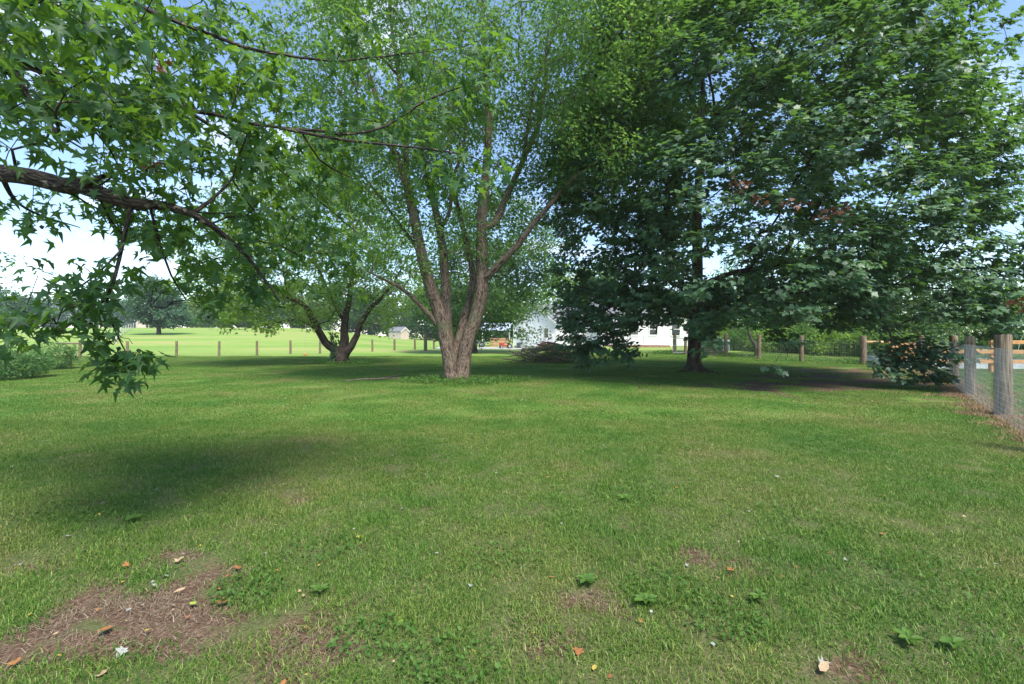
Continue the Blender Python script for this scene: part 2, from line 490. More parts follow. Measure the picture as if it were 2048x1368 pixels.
class Skel:
    def __init__(self, tip_r=.006, power=2.4, cap=60000):
        self.p = np.zeros((cap, 3)); self.par = np.full(cap, -1); self.fix = np.zeros(cap); self.len = np.zeros(cap)
        self.n = 0; self.tip_r = tip_r; self.power = power; self.tips = []; self.open = np.ones(cap, bool)
    def node(self, p, par, fix=0.0, open_=True):
        i = self.n; self.p[i] = p; self.par[i] = par; self.fix[i] = fix; self.open[i] = open_
        self.len[i] = 0 if par < 0 else self.len[par] + np.linalg.norm(self.p[i] - self.p[par])
        self.n += 1
        return i
    def limb(self, pts, step=.25, par=-1, open_from=0.0, rng=RNG, wob=.0):
        """pts: rows (x, y, z, r); joined to the nearest node when par is None"""
        R = resample(pts, step)
        R[:, 3] = np.maximum(R[:, 3], .002)
        if wob:
            w = rng.normal(0, wob, (len(R), 3)); w[0] = 0
            R[:, :3] += w
        if par is None:
            par = int(np.argmin(((self.p[:self.n] - R[0, :3]) ** 2).sum(1)))
        ids = []
        for k, q in enumerate(R):
            par = self.node(q[:3], par, q[3], k / max(1, len(R) - 1) >= open_from)
            ids.append(par)
        return ids
    def reach(self, targets, step=.4, bal=.2, jit=.06, sag=.0, rng=RNG):
        """grow a twig to every target from the best node there is"""
        c = targets - self.p[0]
        for t in targets[np.argsort((c ** 2).sum(1))]:
            P = self.p[:self.n]
            d = np.sqrt(((P - t) ** 2).sum(1)) + bal * self.len[:self.n] + np.where(self.open[:self.n], 0, 50) + .35 * np.maximum(0, P[:, 2] - t[2])
            i = int(np.argmin(d))
            a = self.p[i]; L = np.linalg.norm(t - a)
            k = max(1, int(L / step))
            j = i
            for q in range(1, k + 1):
                f = q / k
                x = a + (t - a) * f
                x = x + np.array((0, 0, math.sin(f * math.pi) * L * (.10 - sag)))
                if q < k: x = x + rng.normal(0, jit * min(1, L), 3)
                j = self.node(x, j)
            self.tips.append(j)
    def radii(self):
        n = self.n; acc = np.zeros(n); r = np.zeros(n)
        for i in range(n - 1, -1, -1):
            v = acc[i] ** (1 / self.power) if acc[i] > 0 else self.tip_r
            if self.fix[i] > 0: v = self.fix[i]
            r[i] = v
            q = self.par[i]
            if q >= 0: acc[q] += v ** self.power
        self.r = r
        return r
    def tipdirs(self):
        t = np.array(self.tips); return self.p[t], norm(self.p[t] - self.p[self.par[t]])
    def build(self, name, mat, parent, bark_amp=.0, minr=0.0, flare=None, big=16):
        r = self.radii(); n = self.n
        kids = [[] for _ in range(n)]
        for i in range(n):
            if self.par[i] >= 0: kids[self.par[i]].append(i)
        VV, FF, BB = [], [], []; base = 0
        starts = [(-1, i) for i in range(n) if self.par[i] < 0]
        while starts:
            pa, i = starts.pop()
            ch = [i]
            while kids[ch[-1]]:
                ks = kids[ch[-1]]
                m = max(ks, key=lambda q: r[q])
                starts += [(ch[-1], q) for q in ks if q != m]
                ch.append(m)
            rr = r[ch]
            pts = self.p[ch]
            if pa >= 0:
                pts = np.vstack([self.p[pa], pts]); rr = np.concatenate([[min(rr[0] * 1.15, r[pa] * .95)], rr])
            if rr.max() < minr or len(pts) < 2: continue
            s = big if rr.max() > .1 else 9 if rr.max() > .04 else 6 if rr.max() > .015 else 4 if rr.max() > .008 else 3
            m = len(pts)
            T = np.gradient(pts, axis=0); T = norm(T)
            ref = np.cross(T[0], (0.3, .9, .1)); ref = norm(ref)
            A = np.zeros((m, 3)); 
            for k in range(m):
                ref = ref - T[k] * (ref @ T[k]); ref = ref / max(np.linalg.norm(ref), 1e-9); A[k] = ref
            Bv = np.cross(T, A)
            th = np.arange(s) * 2 * math.pi / s
            L = np.concatenate([[0], np.cumsum(np.linalg.norm(np.diff(pts, axis=0), axis=1))])
            R = np.repeat(rr[:, None], s, 1)
            if bark_amp and rr.max() > .05:
                nz = fbm(th[None, :] * 1.6 + L[:, None] * .25 + base, L[:, None] * 1.3 + 0 * th[None, :], 5, 3) - .5
                nz = nz * (np.cos(th * .5) ** 0)[None, :]
                R = R * (1 + bark_amp * nz)
            if flare is not None and pa < 0:
                hz = pts[:, 2] - pts[0, 2]
                k_, h_, amp = flare
                R = R * (1 + amp * np.exp(-np.maximum(hz, 0) / h_)[:, None] * (.45 + .55 * np.cos(th[None, :] * k_ + 1)))
            V = pts[:, None, :] + R[:, :, None] * (A[:, None, :] * np.cos(th)[None, :, None] + Bv[:, None, :] * np.sin(th)[None, :, None])
            bk = np.stack([R * np.cos(th)[None], R * np.sin(th)[None], np.repeat(L[:, None] + (base % 97), s, 1)], -1)
            i0 = np.arange(m - 1)[:, None] * s; kk = np.arange(s)[None, :]; k2 = (kk + 1) % s
            Fq = np.stack([i0 + kk, i0 + k2, i0 + s + k2, i0 + s + kk], -1).reshape(-1, 4) + base
            VV.append(V.reshape(-1, 3)); FF.append(Fq); BB.append(bk.reshape(-1, 3)); base += m * s
        me = trimesh(name, np.vstack(VV), np.vstack(FF), smooth_=True, vecattr=np.vstack(BB))
        return add(name, me, mat, parent)

def ellipsoid_points(n, c, rad, rng, shell=.5, zmin=-1.0, lump=.0, seed=1):
    out = []
    tot = 0
    while tot < n:
        u = norm(rng.normal(size=(n, 3)))
        q = rng.random(n) ** (1 / 3.)
        q = shell + (1 - shell) * q if shell else q
        if lump:
            q = q * (1 + lump * (fbm(np.arctan2(u[:, 1], u[:, 0]) * 2.2 + 20, u[:, 2] * 3 + 20, seed, 3) - .5) * 2)
        p = u * q[:, None]
        p = p[u[:, 2] * q > zmin]
        out.append(p); tot += len(p)
    return np.vstack(out)[:n] * np.array(rad) + np.array(c)

# ------------------------------------------------------------------ terrain
def gp(x, y):
    """ground point seen at pixel (x, y)"""
    D = F * CH / (y - HZ)
    for _ in range(12):
        z = float(hgt((x - 1024) / F * D, D)); D = .5 * D + .5 * F * (CH - z) / (y - HZ)
    return np.array(((x - 1024) / F * D, D, float(hgt((x - 1024) / F * D, D))))

# bare earth patches: centre and half sizes (pixels of the photograph), strength
BARE = [(300, 1210, 150, 45, 1.0), (410, 1160, 90, 28, .9), (210, 1290, 160, 45, .95), (110, 1130, 80, 14, .8), (90, 1330, 120, 50, .75),
        (320, 1110, 60, 12, .7), (640, 1240, 60, 40, .7), (600, 1310, 90, 35, .8), (560, 1362, 100, 22, .8), (610, 998, 34, 9, .8), (655, 1003, 18, 6, .6),
        (545, 1022, 26, 14, .7), (1205, 1205, 60, 30, .8), (1390, 1110, 34, 18, .75), (1465, 1125, 40, 22, .85), (1720, 1330, 70, 42, .8),
        (1090, 1290, 70, 40, .5), (1060, 1240, 30, 20, .4), (720, 1090, 40, 16, .5), (905, 930, 20, 6, .4), (1640, 1290, 40, 22, .4),
        (1560, 752, 150, 9, .62), (1700, 742, 120, 9, .6), (1640, 765, 150, 10, .6), (1480, 770, 110, 9, .45), (1800, 755, 60, 8, .6), (1560, 785, 110, 10, .4), (1400, 752, 40, 6, .4), (1600, 775, 200, 14, .6), (1720, 760, 120, 12, .6)]
BW = []
for x, y, rx, ry, st in BARE:
    c = gp(x, y); e = gp(x + rx, y); q = gp(x, max(y - ry, 690)); q2 = gp(x, y + ry)
    BW.append((c[0], c[1], abs(e[0] - c[0]), .5 * abs(q[1] - q2[1]), st))
def bare(x, y):
    x = np.asarray(x, float); y = np.asarray(y, float)
    m = np.zeros_like(x)
    for cx, cy_, rx, ry, st in BW:
        d = ((x - cx) / rx) ** 2 + ((y - cy_) / ry) ** 2
        m = np.maximum(m, st * np.exp(-d * .9))
    n = fbm(x * 4.5 + 31, y * 4.5, 11, 4)
    m = np.clip((m + (n - .5) * 1.4 * (m > .04)) * 1.7 - .22, 0, 1)
    return m

def graded(lo, hi, fine, step, grow):
    a = list(np.arange(lo, hi + 1e-6, step)); s_ = step
    while a[-1] < fine: s_ *= grow; a.append(a[-1] + s_)
    return a
xs = graded(0, 5.2, 700, .05, 1.08); xs = np.array([-v for v in xs[:0:-1]] + xs)
ys = graded(1.0, 8.0, 800, .05, 1.04); yb = graded(0, .1, 60, .3, 1.4)
ys = np.array([1.0 - v for v in yb[:0:-1]] + ys)
gx, gy = np.meshgrid(xs, ys)
b_ = bare(gx, gy)
gz = hgt(gx, gy) - .02 * b_ + .012 * (fbm(gx * 6, gy * 6, 4, 3) - .5) * (np.hypot(gx, gy) < 12)
GV = np.stack([gx, gy, gz], -1).reshape(-1, 3)
nx, ny = len(xs), len(ys)
ii = (np.arange(ny - 1)[:, None] * nx + np.arange(nx - 1)[None, :]).ravel()
GF = np.stack([ii, ii + 1, ii + nx + 1, ii + nx], -1)
gme = trimesh('ground', GV, GF, smooth_=True)
a_ = gme.attributes.new('bare', 'FLOAT', 'POINT'); a_.data.foreach_set('value', np.ascontiguousarray(b_.ravel(), dtype=np.float32))
fld = smooth(24, 42, gy) * .9
fld = np.maximum(fld, smooth(10, 22, gy) * smooth(-.25, -.6, gx / np.maximum(gy, 1)) * .55)
a_ = gme.attributes.new('field', 'FLOAT', 'POINT'); a_.data.foreach_set('value', np.ascontiguousarray(fld.ravel(), dtype=np.float32))
a_ = gme.attributes.new('thatch', 'FLOAT', 'POINT'); a_.data.foreach_set('value', np.ascontiguousarray((.75 * (1 - smooth(5, 9, gy))).ravel(), dtype=np.float32))
ground = add('ground', gme, M['ground'])
tag(ground, 'mown green lawn with worn earth patches running out to a pale field', None, kind='structure')

# ------------------------------------------------------------------ grass
def blade_patch(name, n, rad, hmin, hmax, wid, lean, mat, seed, lie=0.0):
    rng = np.random.default_rng(seed)
    a = rng.random(n) * 2 * math.pi; q = rad * np.sqrt(rng.random(n)) * (.35 + .65 * rng.random(n))
    base = np.stack([q * np.cos(a), q * np.sin(a), np.full(n, -.008)], -1)
    t = rng.random(n) * 2 * math.pi
    h = hmin + (hmax - hmin) * rng.random(n) ** 1.3
    le = np.abs(rng.normal(lean, lean * .5, n)) + lie
    dirv = np.stack([np.cos(t), np.sin(t), 0 * t], -1)
    side = np.stack([-np.sin(t + rng.normal(0, .7, n)), np.cos(t), 0 * t], -1) * (wid * (.6 + .8 * rng.random(n)))[:, None]
    up = np.array((0, 0, 1.))
    c1, s1 = np.cos(le * .6)[:, None], np.sin(le * .6)[:, None]
    c2, s2 = np.cos(le * 1.5)[:, None], np.sin(le * 1.5)[:, None]
    m1 = base + (up * c1 + dirv * s1) * h[:, None] * .55
    tip = m1 + (up * c2 + dirv * s2) * h[:, None] * .5
    V = np.stack([base - side, base + side, m1 + side * .8, m1 - side * .8, tip], 1).reshape(-1, 3)
    F0 = np.array([(0, 1, 2), (0, 2, 3), (3, 2, 4)])
    Fc = (F0[None] + (np.arange(n) * 5)[:, None, None]).reshape(-1, 3)
    me = trimesh(name, V, Fc, var=np.repeat(rng.random(n), 5))
    me.materials.append(mat)
    return bpy.data.objects.new(name, me)

def scatter(name, P, rot, scl, variants, label, parent=None, idx=None):
    """one object that repeats small patches over the points P (countless blades)"""
    col = bpy.data.collections.new(name + ' patches')
    for v in variants: col.objects.link(v)
    me = bpy.data.meshes.new(name)
    me.vertices.add(len(P)); me.vertices.foreach_set('co', np.ascontiguousarray(P, dtype=np.float32).ravel())
    a = me.attributes.new('rot', 'FLOAT_VECTOR', 'POINT'); a.data.foreach_set('vector', np.ascontiguousarray(rot, dtype=np.float32).ravel())
    a = me.attributes.new('scl', 'FLOAT_VECTOR', 'POINT'); a.data.foreach_set('vector', np.ascontiguousarray(scl, dtype=np.float32).ravel())
    a = me.attributes.new('idx', 'INT', 'POINT'); a.data.foreach_set('value', np.ascontiguousarray(RNG.integers(0, len(variants), len(P)) if idx is None else idx, dtype=np.int32))
    o = add(name, me, None, parent)
    ng = bpy.data.node_groups.new(name, 'GeometryNodeTree')
    ng.interface.new_socket('Geometry', in_out='INPUT', socket_type='NodeSocketGeometry')
    ng.interface.new_socket('Geometry', in_out='OUTPUT', socket_type='NodeSocketGeometry')
    N, L = ng.nodes, ng.links
    gi, go = N.new('NodeGroupInput'), N.new('NodeGroupOutput')
    ci = N.new('GeometryNodeCollectionInfo'); ci.inputs['Collection'].default_value = col
    ci.inputs['Separate Children'].default_value = True; ci.inputs['Reset Children'].default_value = True
    ip = N.new('GeometryNodeInstanceOnPoints'); ip.inputs['Pick Instance'].default_value = True
    def att(nm, ty):
        n = N.new('GeometryNodeInputNamedAttribute'); n.data_type = ty; n.inputs['Name'].default_value = nm
        return [q for q in n.outputs if q.enabled][0]
    L.new(gi.outputs[0], ip.inputs['Points'])
    L.new(ci.outputs[0], ip.inputs['Instance'])
    L.new(att('idx', 'INT'), ip.inputs['Instance Index'])
    L.new(att('rot', 'FLOAT_VECTOR'), ip.inputs['Rotation'])
    L.new(att('scl', 'FLOAT_VECTOR'), ip.inputs['Scale'])
    L.new(ip.outputs[0], go.inputs[0])
    md = o.modifiers.new('patches', 'NODES'); md.node_group = ng
    if label: tag(o, label, None, kind='stuff')
    return o

def lawn_points(spacing, ymin, ymax, jitter=.5, margin=.6, seed=1):
    rng = np.random.default_rng(seed)
    yy = np.arange(ymin, ymax, spacing)
    P = []
    for y in yy:
        w = 1.15 * y + margin
        x = np.arange(-w, w, spacing)
        P.append(np.stack([x, np.full_like(x, y)], -1))
    P = np.vstack(P)
    return P + rng.uniform(-jitter, jitter, P.shape) * spacing

near_p = [blade_patch('blades', 760, .26, .018, .056, .0017, .9, M['blade'], 20 + k) for k in range(6)]
far_p = [blade_patch('blades', 1500, .72, .02, .05, .0034, .7, M['blade'], 40 + k) for k in range(4)]
P2 = lawn_points(.20, 1.4, 8.2, seed=3)
bm_ = bare(P2[:, 0], P2[:, 1])
thick = fbm(P2[:, 0] * 1.7, P2[:, 1] * 1.7, 23, 3)
keep = RNG.random(len(P2)) > np.clip(bm_ * 1.6, 0, .985)
P2, thick, bmk = P2[keep], thick[keep], bm_[keep]
Z = hgt(P2[:, 0], P2[:, 1])
n = len(P2)
hs = (.62 + .75 * thick) * (1 - .45 * bmk) * (.85 + .3 * RNG.random(n))
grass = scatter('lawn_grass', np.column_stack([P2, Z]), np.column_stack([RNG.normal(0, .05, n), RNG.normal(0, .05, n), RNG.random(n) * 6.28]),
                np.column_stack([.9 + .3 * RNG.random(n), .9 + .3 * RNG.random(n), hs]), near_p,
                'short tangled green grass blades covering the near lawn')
P3 = lawn_points(.58, 8.0, 34, seed=4)
bm_ = bare(P3[:, 0], P3[:, 1])
keep = RNG.random(len(P3)) > np.clip(bm_ * 1.8, 0, .95)
P3 = P3[keep]; n = len(P3)
grass2 = scatter('field_grass', np.column_stack([P3, hgt(P3[:, 0], P3[:, 1])]), np.column_stack([0 * P3[:, 0], 0 * P3[:, 0], RNG.random(n) * 6.28]),
                 np.column_stack([.9 + .3 * RNG.random(n), .9 + .3 * RNG.random(n), .6 + .6 * RNG.random(n)]), far_p,
                 'short mown grass of the lawn farther out around the trees')
# dry straw lying on and round the bare earth
straw_p = [blade_patch('straw', 150, .20, .025, .085, .0011, 1.25, M['straw'], 60 + k, lie=.55) for k in range(4)]
P4 = lawn_points(.13, 1.5, 7.0, seed=6)
bm_ = bare(P4[:, 0], P4[:, 1])
keep = RNG.random(len(P4)) < np.clip(.12 + bm_ * .75 - .5 * np.clip(bm_ - .75, 0, 1), 0, .7)
P4 = P4[keep]; n = len(P4)
straw = scatter('dry_straw', np.column_stack([P4, hgt(P4[:, 0], P4[:, 1]) - .004]), np.column_stack([0 * P4[:, 0], 0 * P4[:, 0], RNG.random(n) * 6.28]),
                np.column_stack([.8 + .5 * RNG.random(n), .8 + .5 * RNG.random(n), .35 + .35 * RNG.random(n)]), straw_p,
                'dry tan straw and thatch lying on the worn earth')

# ------------------------------------------------------------------ trees
def rows(pts): return [(*px(x, y, D), r) for x, y, D, r in pts]

# --- the many-stemmed maple in the middle
def middle_maple():
    rng = np.random.default_rng(101)
    base = gp(912, 762)
    t = empty('maple_tree', base, 'tall maple with several grey-brown stems spreading from one base mid lawn', 'tree')
    B = base[1]
    S = Skel(tip_r=.005, power=2.35)
    g0 = px(912, 766, B)
    root = S.node(g0, -1, .30, False)
    def st(pts, par=root, open_from=.35): return S.limb(rows(pts), .28, par, open_from)
    s1 = st([(902, 764, B - .05, .235), (898, 720, B - .05, .225), (888, 670, B - .1, .21), (876, 620, B - .2, .215), (861, 575, B - .3, .195), (846, 522, B - .4, .18), (833, 461, B - .5, .165), (822, 405, B - .6, .15), (808, 350, B - .7, .12), (786, 300, B - .8, .095), (765, 235, B - .9, .08), (738, 150, B - 1, .06), (708, 70, B - 1.2, .045), (690, -20, B - 1.3, .03), (680, -160, B - 1.3, .012)])
    f1 = s1[int(len(s1) * .52)]
    S.limb(rows([(816, 380, B - .6, .10), (812, 320, B - .2, .095), (812, 240, B + .1, .085), (800, 160, B + .3, .07), (788, 90, B + .5, .055), (778, 0, B + .7, .045), (770, -150, B + 1, .015)]), .28, None, .2)
    S.limb(rows([(795, 150, B + .3, .05), (760, 110, B - .2, .045), (725, 60, B - .6, .04), (700, 0, B - 1, .03), (670, -120, B - 1.2, .01)]), .28, None, .1)
    st([(909, 762, B + .2, .22), (899, 700, B + .25, .19), (894, 640, B + .3, .17), (892, 578, B + .45, .155), (887, 512, B + .6, .145), (879, 461, B + .7, .125), (866, 399, B + .9, .11), (851, 343, B + 1.1, .09), (842, 290, B + 1.3, .075), (838, 210, B + 1.6, .06), (845, 120, B + 1.9, .045), (860, 20, B + 2.2, .03), (870, -140, B + 2.4, .012)])
    s3 = st([(922, 764, B, .255), (929, 710, B, .245), (941, 665, B - .05, .23), (953, 630, B - .1, .215), (964, 575, B - .15, .21), (963, 500, B - .25, .18), (965, 420, B - .35, .16), (971, 358, B - .45, .14), (976, 290, B - .5, .12), (976, 235, B - .55, .10), (971, 170, B - .6, .085), (968, 90, B - .7, .065), (966, 0, B - .8, .05), (960, -160, B - .9, .015)])
    S.limb(rows([(966, 455, B - .3, .12), (990, 445, B + .0, .12), (1012, 394, B + .35, .11), (1032, 352, B + .6, .10), (1052, 308, B + .9, .09), (1072, 262, B + 1.1, .08), (1090, 180, B + 1.3, .06), (1094, 80, B + 1.5, .045), (1120, -30, B + 1.7, .03), (1140, -180, B + 1.8, .01)]), .28, None, .25)
    S.limb(rows([(1040, 340, B + .6, .06), (1048, 300, B + .2, .055), (1058, 240, B - .1, .05), (1070, 170, B - .4, .04), (1100, 90, B - .8, .03), (1130, -20, B - 1, .015)]), .28, None, .2)
    S.limb(rows([(966, 560, B - .2, .14), (985, 543, B - .35, .125), (1006, 520, B - .5, .115), (1035, 491, B - .7, .10), (1061, 455, B - .85, .09), (1091, 420, B - 1, .078), (1117, 389, B - 1.1, .066), (1145, 358, B - 1.3, .055), (1190, 325, B - 1.6, .04), (1240, 270, B - 1.9, .025), (1290, 200, B - 2.2, .01)]), .28, None, .45)
    S.limb(rows([(882, 660, B - .1, .10), (860, 632, B - .3, .085), (835, 605, B - .6, .07), (805, 578, B - .9, .055), (770, 560, B - 1.3, .035), (730, 540, B - 1.8, .018)]), .28, None, .45)
    st([(916, 700, B + .2, .20), (927, 645, B + .45, .15), (938, 600, B + .7, .13), (946, 550, B + .95, .115), (936, 500, B + 1.3, .10), (922, 440, B + 1.7, .085), (908, 380, B + 2.1, .07), (900, 300, B + 2.5, .055), (905, 200, B + 2.8, .04), (915, 60, B + 3, .02)])
    S.limb(rows([(879, 461, B + .7, .07), (900, 420, B + .4, .06), (905, 360, B + .1, .05), (925, 300, B - .2, .04), (935, 200, B - .4, .03), (930, 100, B - .5, .015)]), .28, None, .2)
    S.limb(rows([(845, 515, B - .4, .07), (815, 470, B - .2, .06), (785, 430, B + .1, .05), (750, 380, B + .3, .04), (705, 330, B + .5, .03), (650, 270, B + .7, .015)]), .28, None, .3)
    S.limb(rows([(812, 320, B - .5, .05), (775, 290, B - .8, .04), (730, 265, B - 1.2, .03), (690, 200, B - 1.5, .02), (640, 130, B - 1.8, .01)]), .28, None, .3)
    # crown: wide vase, open towards the ground
    cl = []
    for c, r, n in (((-1.0, B - .3, 12.4), (5.6, 4.6, 4.6), 820), ((-4.2, B - .6, 9.8), (3.6, 3.4, 3.8), 480), ((3.0, B - .4, 11.0), (3.4, 3.6, 4.2), 500),
                    ((-4.6, B - .5, 7.0), (2.8, 2.6, 2.0), 210), ((2.9, B - .9, 7.4), (2.2, 2.3, 2.0), 190), ((-.6, B + 1.4, 7.8), (3.6, 2.0, 2.4), 260), ((-3.4, B - 1.2, 4.3), (1.5, 1.3, .8), 46), ((-1.4, B + .2, 4.9), (1.6, 1.2, 1.0), 34), ((3.6, B - 1.6, 10.4), (1.7, 1.8, 2.8), 80)):
        cl.append(ellipsoid_points(n, c, r, rng, shell=.25, lump=.3, seed=int(n)))
    cl = np.vstack(cl)
    cl = cl[cl[:, 2] > 3.4]
    S.reach(cl, .45, .12, .07, rng=rng)
    S.build('trunk', M['bark_silver'], t, bark_amp=.30, flare=(5, .35, .30), big=20)
    C, O = S.tipdirs()
    P, d, n = sprays(C, O, 40, .48, .75, .75, rng, tilt=.85)
    keep = (P[:, 2] < 13.6) | (rng.random(len(P)) < .55)
    P, d, n = P[keep], d[keep], n[keep]
    o = put_leaves('crown', leaf_three(), P, d, n, rng.uniform(.09, .15, len(P)), M['silver_leaf'], t, rng=rng)
    o['kind'] = 'stuff'
    # epicormic shoots on the lower stems
    return t, S
mid, midS = middle_maple()

# --- the dense dark maple on the right
def right_maple():
    rng = np.random.default_rng(202)
    base = gp(1388, 744)
    t = empty('maple_tree', base, 'broad dense dark green maple on the right sweeping its boughs to the lawn', 'tree')
    bx, by = base[0], base[1]
    S = Skel(tip_r=.006, power=2.3)
    r0 = S.node((bx, by, -.1), -1, .33, False)
    tr = S.limb([(bx, by, .0, .33), (bx, by, .5, .28), (bx + .02, by - .02, 1.4, .26), (bx + .05, by - .05, 2.6, .25), (bx + .1, by - .1, 4.5, .21), (bx + .1, by - .1, 7, .16), (bx + .25, by - .2, 10, .11), (bx + .3, by - .2, 13, .05), (bx + .3, by - .2, 14.6, .02)], .3, r0, .16)
    c = np.array((8.6, 17.3, 7.5)); R = np.array((6.9, 6.6, 7.6))
    lobes = []
    nl = 175
    for k in range(nl):
        zf = 1 - 2 * (k + .5) / nl; az = k * 2.39996
        if zf < -.80: continue
        u_ = np.array((math.sqrt(1 - zf * zf) * math.cos(az), math.sqrt(1 - zf * zf) * math.sin(az), zf))
        back = u_[1] > .45
        if back and rng.random() < .35: continue
        p_ = c + R * (u_ + rng.normal(0, .035, 3)) * rng.uniform(.84, 1.0)
        lobes.append((p_, rng.uniform(1.0, 1.75)))
    for x_, y_, D_, r_ in ((1960, 450, 12.6, 1.1), (1990, 520, 12.0, 1.0), (1945, 560, 12.4, 1.0), (2015, 400, 12.6, 1.1), (2005, 300, 13.2, 1.1), (2030, 570, 11.6, .9), (1940, 350, 13.4, 1.2), (2040, 470, 12.0, 1.0), (1960, 610, 12.0, .8), (2040, 240, 13.2, .9), (1290, 520, 15.0, 1.0), (1330, 470, 14.6, 1.1), (1250, 470, 15.4, 1.1), (1360, 560, 14.8, .9), (1290, 600, 15.4, .9), (1240, 400, 15.6, 1.1), (1340, 390, 14.6, 1.1)):
        lobes.append((px(x_, y_, D_), r_))
    for k in range(46):
        u_ = norm(rng.normal(size=3)); p_ = c + R * u_ * rng.uniform(.4, .75)
        if p_[2] > 2.2: lobes.append((p_, rng.uniform(.8, 1.3)))
    S.reach(np.array([l[0] for l in lobes]), .5, .25, .05, rng=rng)
    S.tips.clear()
    # boughs seen in the photograph: hanging left side, low right front, drooping spray
    def hang(pts, lob):
        S.limb(pts, .3, None, .3, rng, .02)
        for p, r in lob: lobes.append((np.array(p), -r))
    hang([(bx, by, 2.3, .08), (bx - 2.2, by - 1.0, 2.9, .06), (bx - 4.3, by - 2.0, 2.4, .035), (bx - 5.2, by - 2.4, 1.5, .012)],
         [(px(1180, 640, 16.4), .9), (px(1150, 600, 16.6), 1.0), (px(1200, 690, 16.2), .65), (px(1230, 700, 16.0), .5), (px(1165, 690, 16.6), .6), (px(1210, 610, 15.6), .9), (px(1135, 660, 16.9), .65), (px(1125, 560, 17.0), .9), (px(1190, 665, 15.9), .7), (px(1220, 650, 16.4), .8), (px(1150, 640, 16.2), .8), (px(1255, 660, 16.6), .7), (px(1265, 620, 16.2), .8), (px(1185, 700, 16.4), .5)])
    hang([(bx, by, 2.6, .08), (bx + 2.0, by - 3, 3.0, .06), (bx + 3.5, by - 5, 2.2, .03), (px(1790, 690, 13.0)[0], 13.0, px(1790, 690, 13.0)[2], .018), (*px(1850, 740, 12.7), .01)],
         [(px(1800, 725, 12.9), .55), (px(1850, 745, 12.6), .55), (px(1870, 710, 12.8), .6), (px(1770, 705, 13.3), .45), (px(1885, 760, 12.6), .38), (px(1830, 690, 13.1), .5), (px(1830, 765, 12.7), .35), (px(1930, 640, 11.9), .8), (px(1980, 625, 11.6), .75), (px(1900, 620, 12.3), .9)])
    hang([(bx, by, 2.5, .06), (bx + 1.8, by - 1.4, 2.6, .04), (*px(1560, 670, 16.2), .02), (*px(1575, 715, 16.0), .008)],
         [(px(1560, 690, 16.1), .40), (px(1572, 715, 16.0), .30), (px(1550, 665, 16.3), .5)])
    hang([(bx, by, 2.4, .05), (bx - .3, by - 2.5, 2.8, .035), (*px(1415, 600, 14.6), .02), (*px(1420, 640, 14.4), .008)],
         [(px(1400, 590, 14.6), .85), (px(1450, 585, 14.4), .75), (px(1500, 600, 14.4), .65), (px(1420, 640, 14.6), .40), (px(1350, 600, 14.9), .7), (px(1395, 660, 15.4), .35)])
    hang([(bx, by, 3.0, .07), (bx + 4, by - 2.5, 3.4, .05), (bx + 6.5, by - 4.6, 3.0, .02)],
         [(px(1700, 560, 14.2), .9), (px(1640, 540, 14.0), .9), (px(1750, 600, 13.8), .8), (px(1680, 620, 14.3), .7)])
    cl = []; wt = []
    for p, r in lobes:
        k = max(6, int(19 * r * r)) if r > 0 else max(12, int(25 * r * r))
        r = abs(r)
        a = rng.random(k) * 6.283; q = np.sqrt(rng.random(k))
        ax = norm((p - c) / R * np.array((.75, .75, .3)) + np.array((0, 0, .75)))      # the bough's dome faces up and out
        e1 = norm(np.cross(ax, (.3, .2, .9))); e2 = np.cross(ax, e1)
        hh = .55 - .95 * q ** 2 + rng.normal(0, .05, k)
        dv_ = e1 * (q * np.cos(a))[:, None] + e2 * (q * np.sin(a))[:, None]
        cl.append(p + r * (dv_ + ax * hh[:, None]) - np.array((0, 0, 1)) * (.22 * r * q ** 2)[:, None])
        wt.append(dv_ + ax * .8)
    cl = np.vstack(cl); wt = np.vstack(wt)
    # the crown clears the ground round the trunk
    dist = np.hypot(cl[:, 0] - bx, cl[:, 1] - by)
    okm = (cl[:, 2] > .25) & ((cl[:, 2] > 1.75 + .12 * rng.normal(size=len(cl))) | (dist > 4.3) | ((cl[:, 1] < by - 2) & (cl[:, 2] > 1.35) & (np.abs(cl[:, 0] - bx - 1) > .8)) )
    low = (cl[:, 2] < 2.0) & (dist > 2.5)
    scr = 1024 + F * cl[:, 0] / cl[:, 1]
    okm &= ~((cl[:, 2] < 1.9) & (scr > 1275) & (scr < 1540) & (cl[:, 2] < 1.9 - .0 * dist) & ~((scr > 1385) & (scr < 1440) & (cl[:, 1] < by - 3)))
    okm &= ~((cl[:, 2] < 1.75) & (scr > 1595) & (scr < 1755))
    cl = cl[okm]; wt = wt[okm]
    S.reach(cl, .4, .1, .05, rng=rng)
    # root flare
    for az, L in ((-.5, .95), (.6, .6), (2.2, .55), (3.5, 1.05), (4.4, .6), (5.3, .75)):
        S.limb([(bx + .12 * math.cos(az), by + .12 * math.sin(az), .42, .13), (bx + .38 * math.cos(az), by + .38 * math.sin(az), .12, .085), (bx + L * math.cos(az), by + L * math.sin(az), -.03, .04)], .12, r0, 2)
    S.build('trunk', M['bark_dark'], t, bark_amp=.25, flare=(5, .3, .35), big=18)
    C, O = S.tipdirs()
    cc = np.array((bx, by, 6.0))
    out = norm((C - cc) * np.array((1, 1, .25)))
    wt = wt[np.argsort(((cl - S.p[0]) ** 2).sum(1))]          # same order as the tips
    P, d, n = sprays(C, wt * .8 + out * .3, 17, .32, .36, .70, rng, tilt=.30, outw=.9)
    n = n + np.repeat(wt, 17, 0) * 1.1
    sz = rng.uniform(.12, .195, len(P))
    # the leaves that show largest are built one by one
    scr = P[:, 0] / P[:, 1]; sy = (P[:, 2] - CH) / P[:, 1]
    inview = (np.abs(scr) < 1.1) & (sy < .72) & (sy > -.6)
